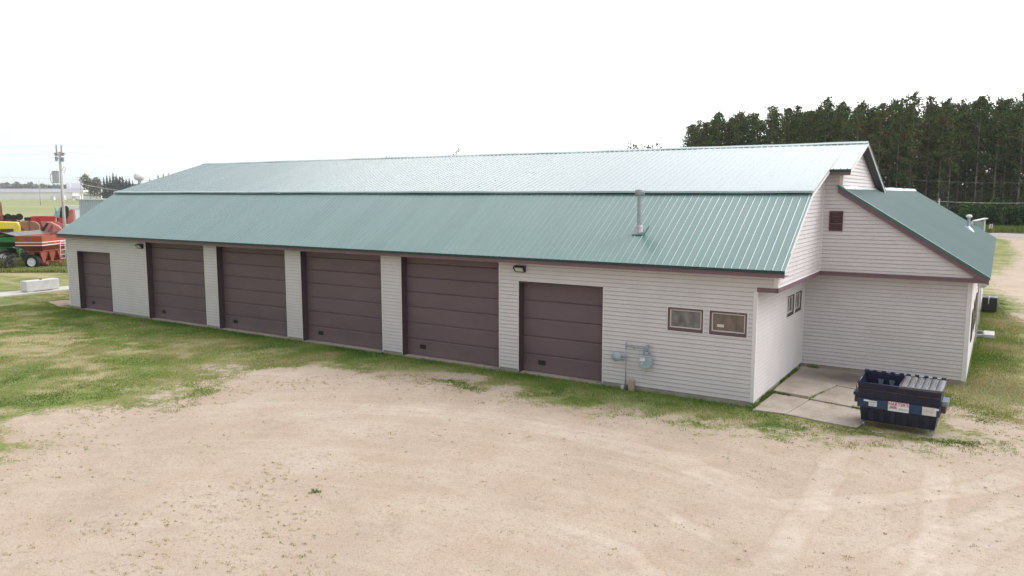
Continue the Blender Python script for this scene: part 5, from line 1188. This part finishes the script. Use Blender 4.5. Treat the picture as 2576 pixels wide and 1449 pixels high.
mach('forage_wagon', 'bright red forage wagon with a black open front, behind the balers', 'farm wagon', 56, 86, [
    ('box', M['redp'], lambda b: b.prism([(.6, 1.0), (3.1, 1.0), (2.9, 3.5), (.6, 3.45)], 'y', 0, 2.5)), ('front', M['black'], lambda b: b.box(0, .58, 0, 2.4, 2.6, 3.35)),
    ('fins', M['cartred2'], lambda b: [b.bar((.9+i*.25, -.04, 1.6), (1.3+i*.3, -.04, 3.3), .03) for i in range(6)])], [(.5, .3, (1, 0, .5), M['galv'], 'y'), (.5, .3, (2.6, 0, .5), M['galv'], 'y')])
mach('manure_spreader', 'long red trough shaped spreader with a pale upper edge', 'spreader', 94, 84, [
    ('trough', M['redp'], lambda b: b.prism([(0, 3.55), (1.55, 3.5), (1.4, 2.9), (.1, 2.9)], 'y', 0, 3)), ('edge', M['pinkp'], lambda b: b.prism([(.1, 3.0), (1.7, 2.95), (2.3, 2.6), (2.1, 2.2), (.3, 2.3)], 'y', -.3, -.05)),
    ('frame', M['cartred2'], lambda b: b.box(.2, 1.6, 0, 3, .6, 2.88))], [(.5, .3, (.8, -.1, .5), M['galv'], 'y')])
mach('square_baler', 'sunfaded red baler with a slanted black chute and angled side panels', 'baler', 86, 71, [
    ('body', M['pinkp'], lambda b: b.prism([(0, 1.0), (2.4, 1.0), (2.3, 2.2), (1.75, 3.0), (1.1, 3.35), (.75, 3.3)], 'y', 0, 2)),
    ('chute', M['black'], lambda b: b.prism([(.06, 2.25), (.35, 2.2), (1.02, 3.3), (.78, 3.3)], 'y', -.12, -.02)),
    ('side_panel', M['cartred'], lambda b: b.prism([(1.05, 1.6), (2.35, 2.0), (2.2, 2.45), (1.3, 2.25)], 'y', -.3, -.13)),
    ('side_panel', M['pinkp'], lambda b: b.prism([(1.2, 2.4), (2.2, 2.5), (1.75, 2.95), (1.3, 3.2)], 'y', -.2, -.05)),
    ('brace', M['cartred2'], lambda b: b.path([(.6, -.15, 2.0), (1.2, -.15, 3.0), (1.9, -.15, 2.2), (1.0, -.15, 2.1)], .07, 4)),
    ('warning_plate', M['white'], lambda b: b.box(1.02, 1.18, -.17, -.14, 2.0, 2.2)), ('round_mark', M['cream'], lambda b: b.lathe([(.11, -.17), (.11, -.14)], (.65, 0, 1.95), 'y', 16))],
    [(.45, .3, (.5, -.1, .45), M['galv'], 'y'), (.45, .3, (1.9, -.1, .45), M['galv'], 'y')])
mach('combine_harvester', 'red harvester with a big black open mouth left of the utility pole', 'harvester', 138, 92, [
    ('body', M['pinkp'], lambda b: b.prism([(.1, .9), (1.8, .9), (1.8, 4.1), (1.5, 4.1), (.3, 2.6)], 'y', 0, 4)),
    ('mouth', M['black'], lambda b: b.prism([(.30, 3.1), (.5, 4.35), (.75, 4.5), (1.2, 4.48), (1.35, 4.2), (1.25, 3.35), (1.05, 2.95), (.5, 2.9)], 'y', -.5, -.02)),
    ('chute', M['redp'], lambda b: b.prism([(.0, 2.4), (.3, 3.3), (.55, 3.0), (1.2, 2.9), (1.1, 2.4)], 'y', -.6, -.51)),
    ('header', M['cartred'], lambda b: b.box(-.1, 1.2, -.6, -.1, 1.6, 2.3))], [(.8, .5, (.4, 0, .8), M['yellow'], 'x'), (.8, .5, (1.6, 0, .8), M['yellow'], 'x')])
mach('seed_drill', 'pale teal farm implement left of the harvester mouth', 'farm implement', 132, 96, [
    ('frame', mat('teal_paint', (.22, .42, .45), .5, .2, 3), lambda b: [b.bar((0, 0, 2.6), (.7, 0, 4.2), .16), b.bar((.7, 0, 2.6), (.1, 0, 4.3), .14), b.bar((0, 0, 3.4), (.8, 0, 3.3), .2), b.box(.1, .7, 0, 1, 3.0, 3.8)]),
    ('stand', M['dkgreenp'], lambda b: b.box(.25, .5, .2, .6, 0, 3.0))])
mach('fuel_tank', 'silver grey rounded tank between the baler and the tractor', 'tank', 138, 75, [
    ('tank', M['galv'], lambda b: b.lathe([(.1, 0), (.5, .05), (.62, .3), (.62, 1.0), (.1, 1.1)], (.5, .6, 2.4), 'x', 20)), ('stand', M['black'], lambda b: b.box(.1, 1.1, .1, 1.1, 0, 1.8)), ('strap', M['gas2'], lambda b: b.box(-.02, 1.15, -.04, -.01, 2.2, 2.28))])
T2 = mach('tractor', 'red tractor with a green cab roof and tall black dual tyres behind the pole', 'tractor', 164, 72, [
    ('hood', M['redp'], lambda b: b.prism([(1.15, 1.2), (2.6, 1.2), (2.6, 2.5), (1.2, 2.62)], 'y', 0, 1.8)),
    ('chassis', M['black'], lambda b: b.box(.7, 2.3, .2, 3.4, .7, 1.19)),
    ('headlight', M['cream'], lambda b: b.box(1.35, 1.6, -.05, -.01, 2.2, 2.35)), ('exhaust_pipe', M['black'], lambda b: b.path([(1.1, .5, 2.5), (1.1, .5, 3.3)], .1))],
    [(1.0, .5, (.25, 1.2, 1.95), M['galv'], 'x'), (.9, .45, (.95, .4, 1.8), M['galv'], 'x'), (.9, .5, (2.9, 1.2, 1.2), M['galv'], 'x')])
b = MB(); b.box(1.25, 2.6, 1.85, 3.3, 2.6, 3.25); cb_ = b.build('cab', PM[2], T2, bevel=.03)
b = MB(); b.box(1.15, 2.7, 1.7, 3.4, 3.25, 3.48); b.build('cab_roof', M['dkgreenp'], T2, bevel=.05)
for x in (1.2, 1.85, 2.55):
    b = MB(); b.box(x, x+.06, 1.78, 1.84, 2.6, 3.25); b.build('cab_pillar', M['dkgreenp'], T2)
mach('livestock_trailer', 'pale grey trailer with dark upright posts beyond the tractor', 'trailer', 152, 122, [
    ('body', M['trailerw'], lambda b: b.box(0, 6.0, 0, 2.5, 1.0, 3.5)), ('roof', mat('pale_trailer_roof', (.62, .62, .66), .5, .05), lambda b: b.prism([(-.1, 3.5), (6.05, 3.5), (5.9, 3.95), (.2, 4.1)], 'y', -.1, 2.6)),
    ('post', M['jamb'], lambda b: [b.box(.9+i*.8, 1.02+i*.8, -.09, -.01, 1.2, 3.45) for i in range(7)])], [(.5, .3, (4.4, 0, .5), M['galv'], 'y'), (.5, .3, (5.4, 0, .5), M['galv'], 'y')])
mach('disc_plough', 'dark brown tangle of plough discs above the yellow machine', 'plough', -12, 88, [
    ('beam', M['cartred2'], lambda b: [b.bar((0, 0, 3.0), (2.2, 0, 2.8), .2), b.bar((.4, 0, 2.8), (.45, 0, 5.0), .35, r2=.1), b.box(.4, .7, 0, .5, 0, 2.8), b.box(1.6, 1.9, 0, .5, 0, 2.8)]),
    ('disc', M['black'], lambda b: [b.lathe([(.38, -.1), (.3, .1)], (.5+i*.55, 0, 3.2+.12*(i % 2)), 'y', 14) for i in range(4)])])
# tall weeds round the carts, low brush and fence at the field edge
tag(link(bpy.data.objects.new('tall_weeds', strip(15000, -30, 185, 62.4, 67, .55, 71, (.2, .95)))), 'tall rough weeds growing round the grain cart wheels', 'weeds', kind='stuff')
tag(link(bpy.data.objects.new('tall_weeds', strip(9000, -60, 240, 68, 96, .9, 72, (.1, .9)))), 'tall weeds between the parked farm machines', 'weeds', kind='stuff')
tag(link(bpy.data.objects.new('tall_weeds', strip(9000, -30, 185, 59.5, 62.4, .26, 73, (.2, .95)))), 'shorter rough weeds before the red grain cart', 'weeds', kind='stuff')
tk = MB(); tk.bar((0, 0, 0), (.1, 0, 1.2), .06, n=4)
o = make_tree('shrub', 'grey green bush between the two grain carts', 'shrub', tk, blob_cards(900, .75, .6, 1.75, 901, (.06, .16), (.2, 1)), M['farleaf'], M['bark']); o.location = at(55, 65)
o = make_tree('shrub', 'low bush before the green grain cart at the left edge', 'shrub', MB().bar((0, 0, 0), (.1, 0, 1.0), .06, n=4), blob_cards(800, .8, .6, 1.3, 902, (.06, .16), (.2, 1)), M['farleaf'], M['bark']); o.location = at(2, 61)
Fe = thing('wire_fence', 'thin wire fence on posts along the near edge of the field', 'fence', at(-60, 112), YAW)
for i in range(9): b = MB(); b.bar((i*2.6, 0, 0), (i*2.6, 0, 1.9), .08, n=5); b.build('post', M['wood'], Fe)
for z in (.7, 1.2, 1.7): b = MB(); b.bar((0, 0, z), (21, 0, z), .02, n=4); b.build('wire', M['wire'], Fe)

# ------------------------------------------------------------------ the air between here and the far fields
hm = bpy.data.materials.new('haze_air'); hm.use_nodes = True; nt = hm.node_tree
for n_ in list(nt.nodes): nt.nodes.remove(n_)
ho_ = nt.nodes.new('ShaderNodeOutputMaterial'); pv = nt.nodes.new('ShaderNodeVolumePrincipled'); pv.inputs['Color'].default_value = (1, 1, 1, 1); pv.inputs['Density'].default_value = .00016
nt.links.new(pv.outputs[0], ho_.inputs['Volume'])
b = MB(); b.box(-4500, 4500, -4500, 4500, -1.2, 60); hz_ = b.build('haze', hm); tag(hz_, 'thin pale haze over the fields', 'haze', kind='stuff')
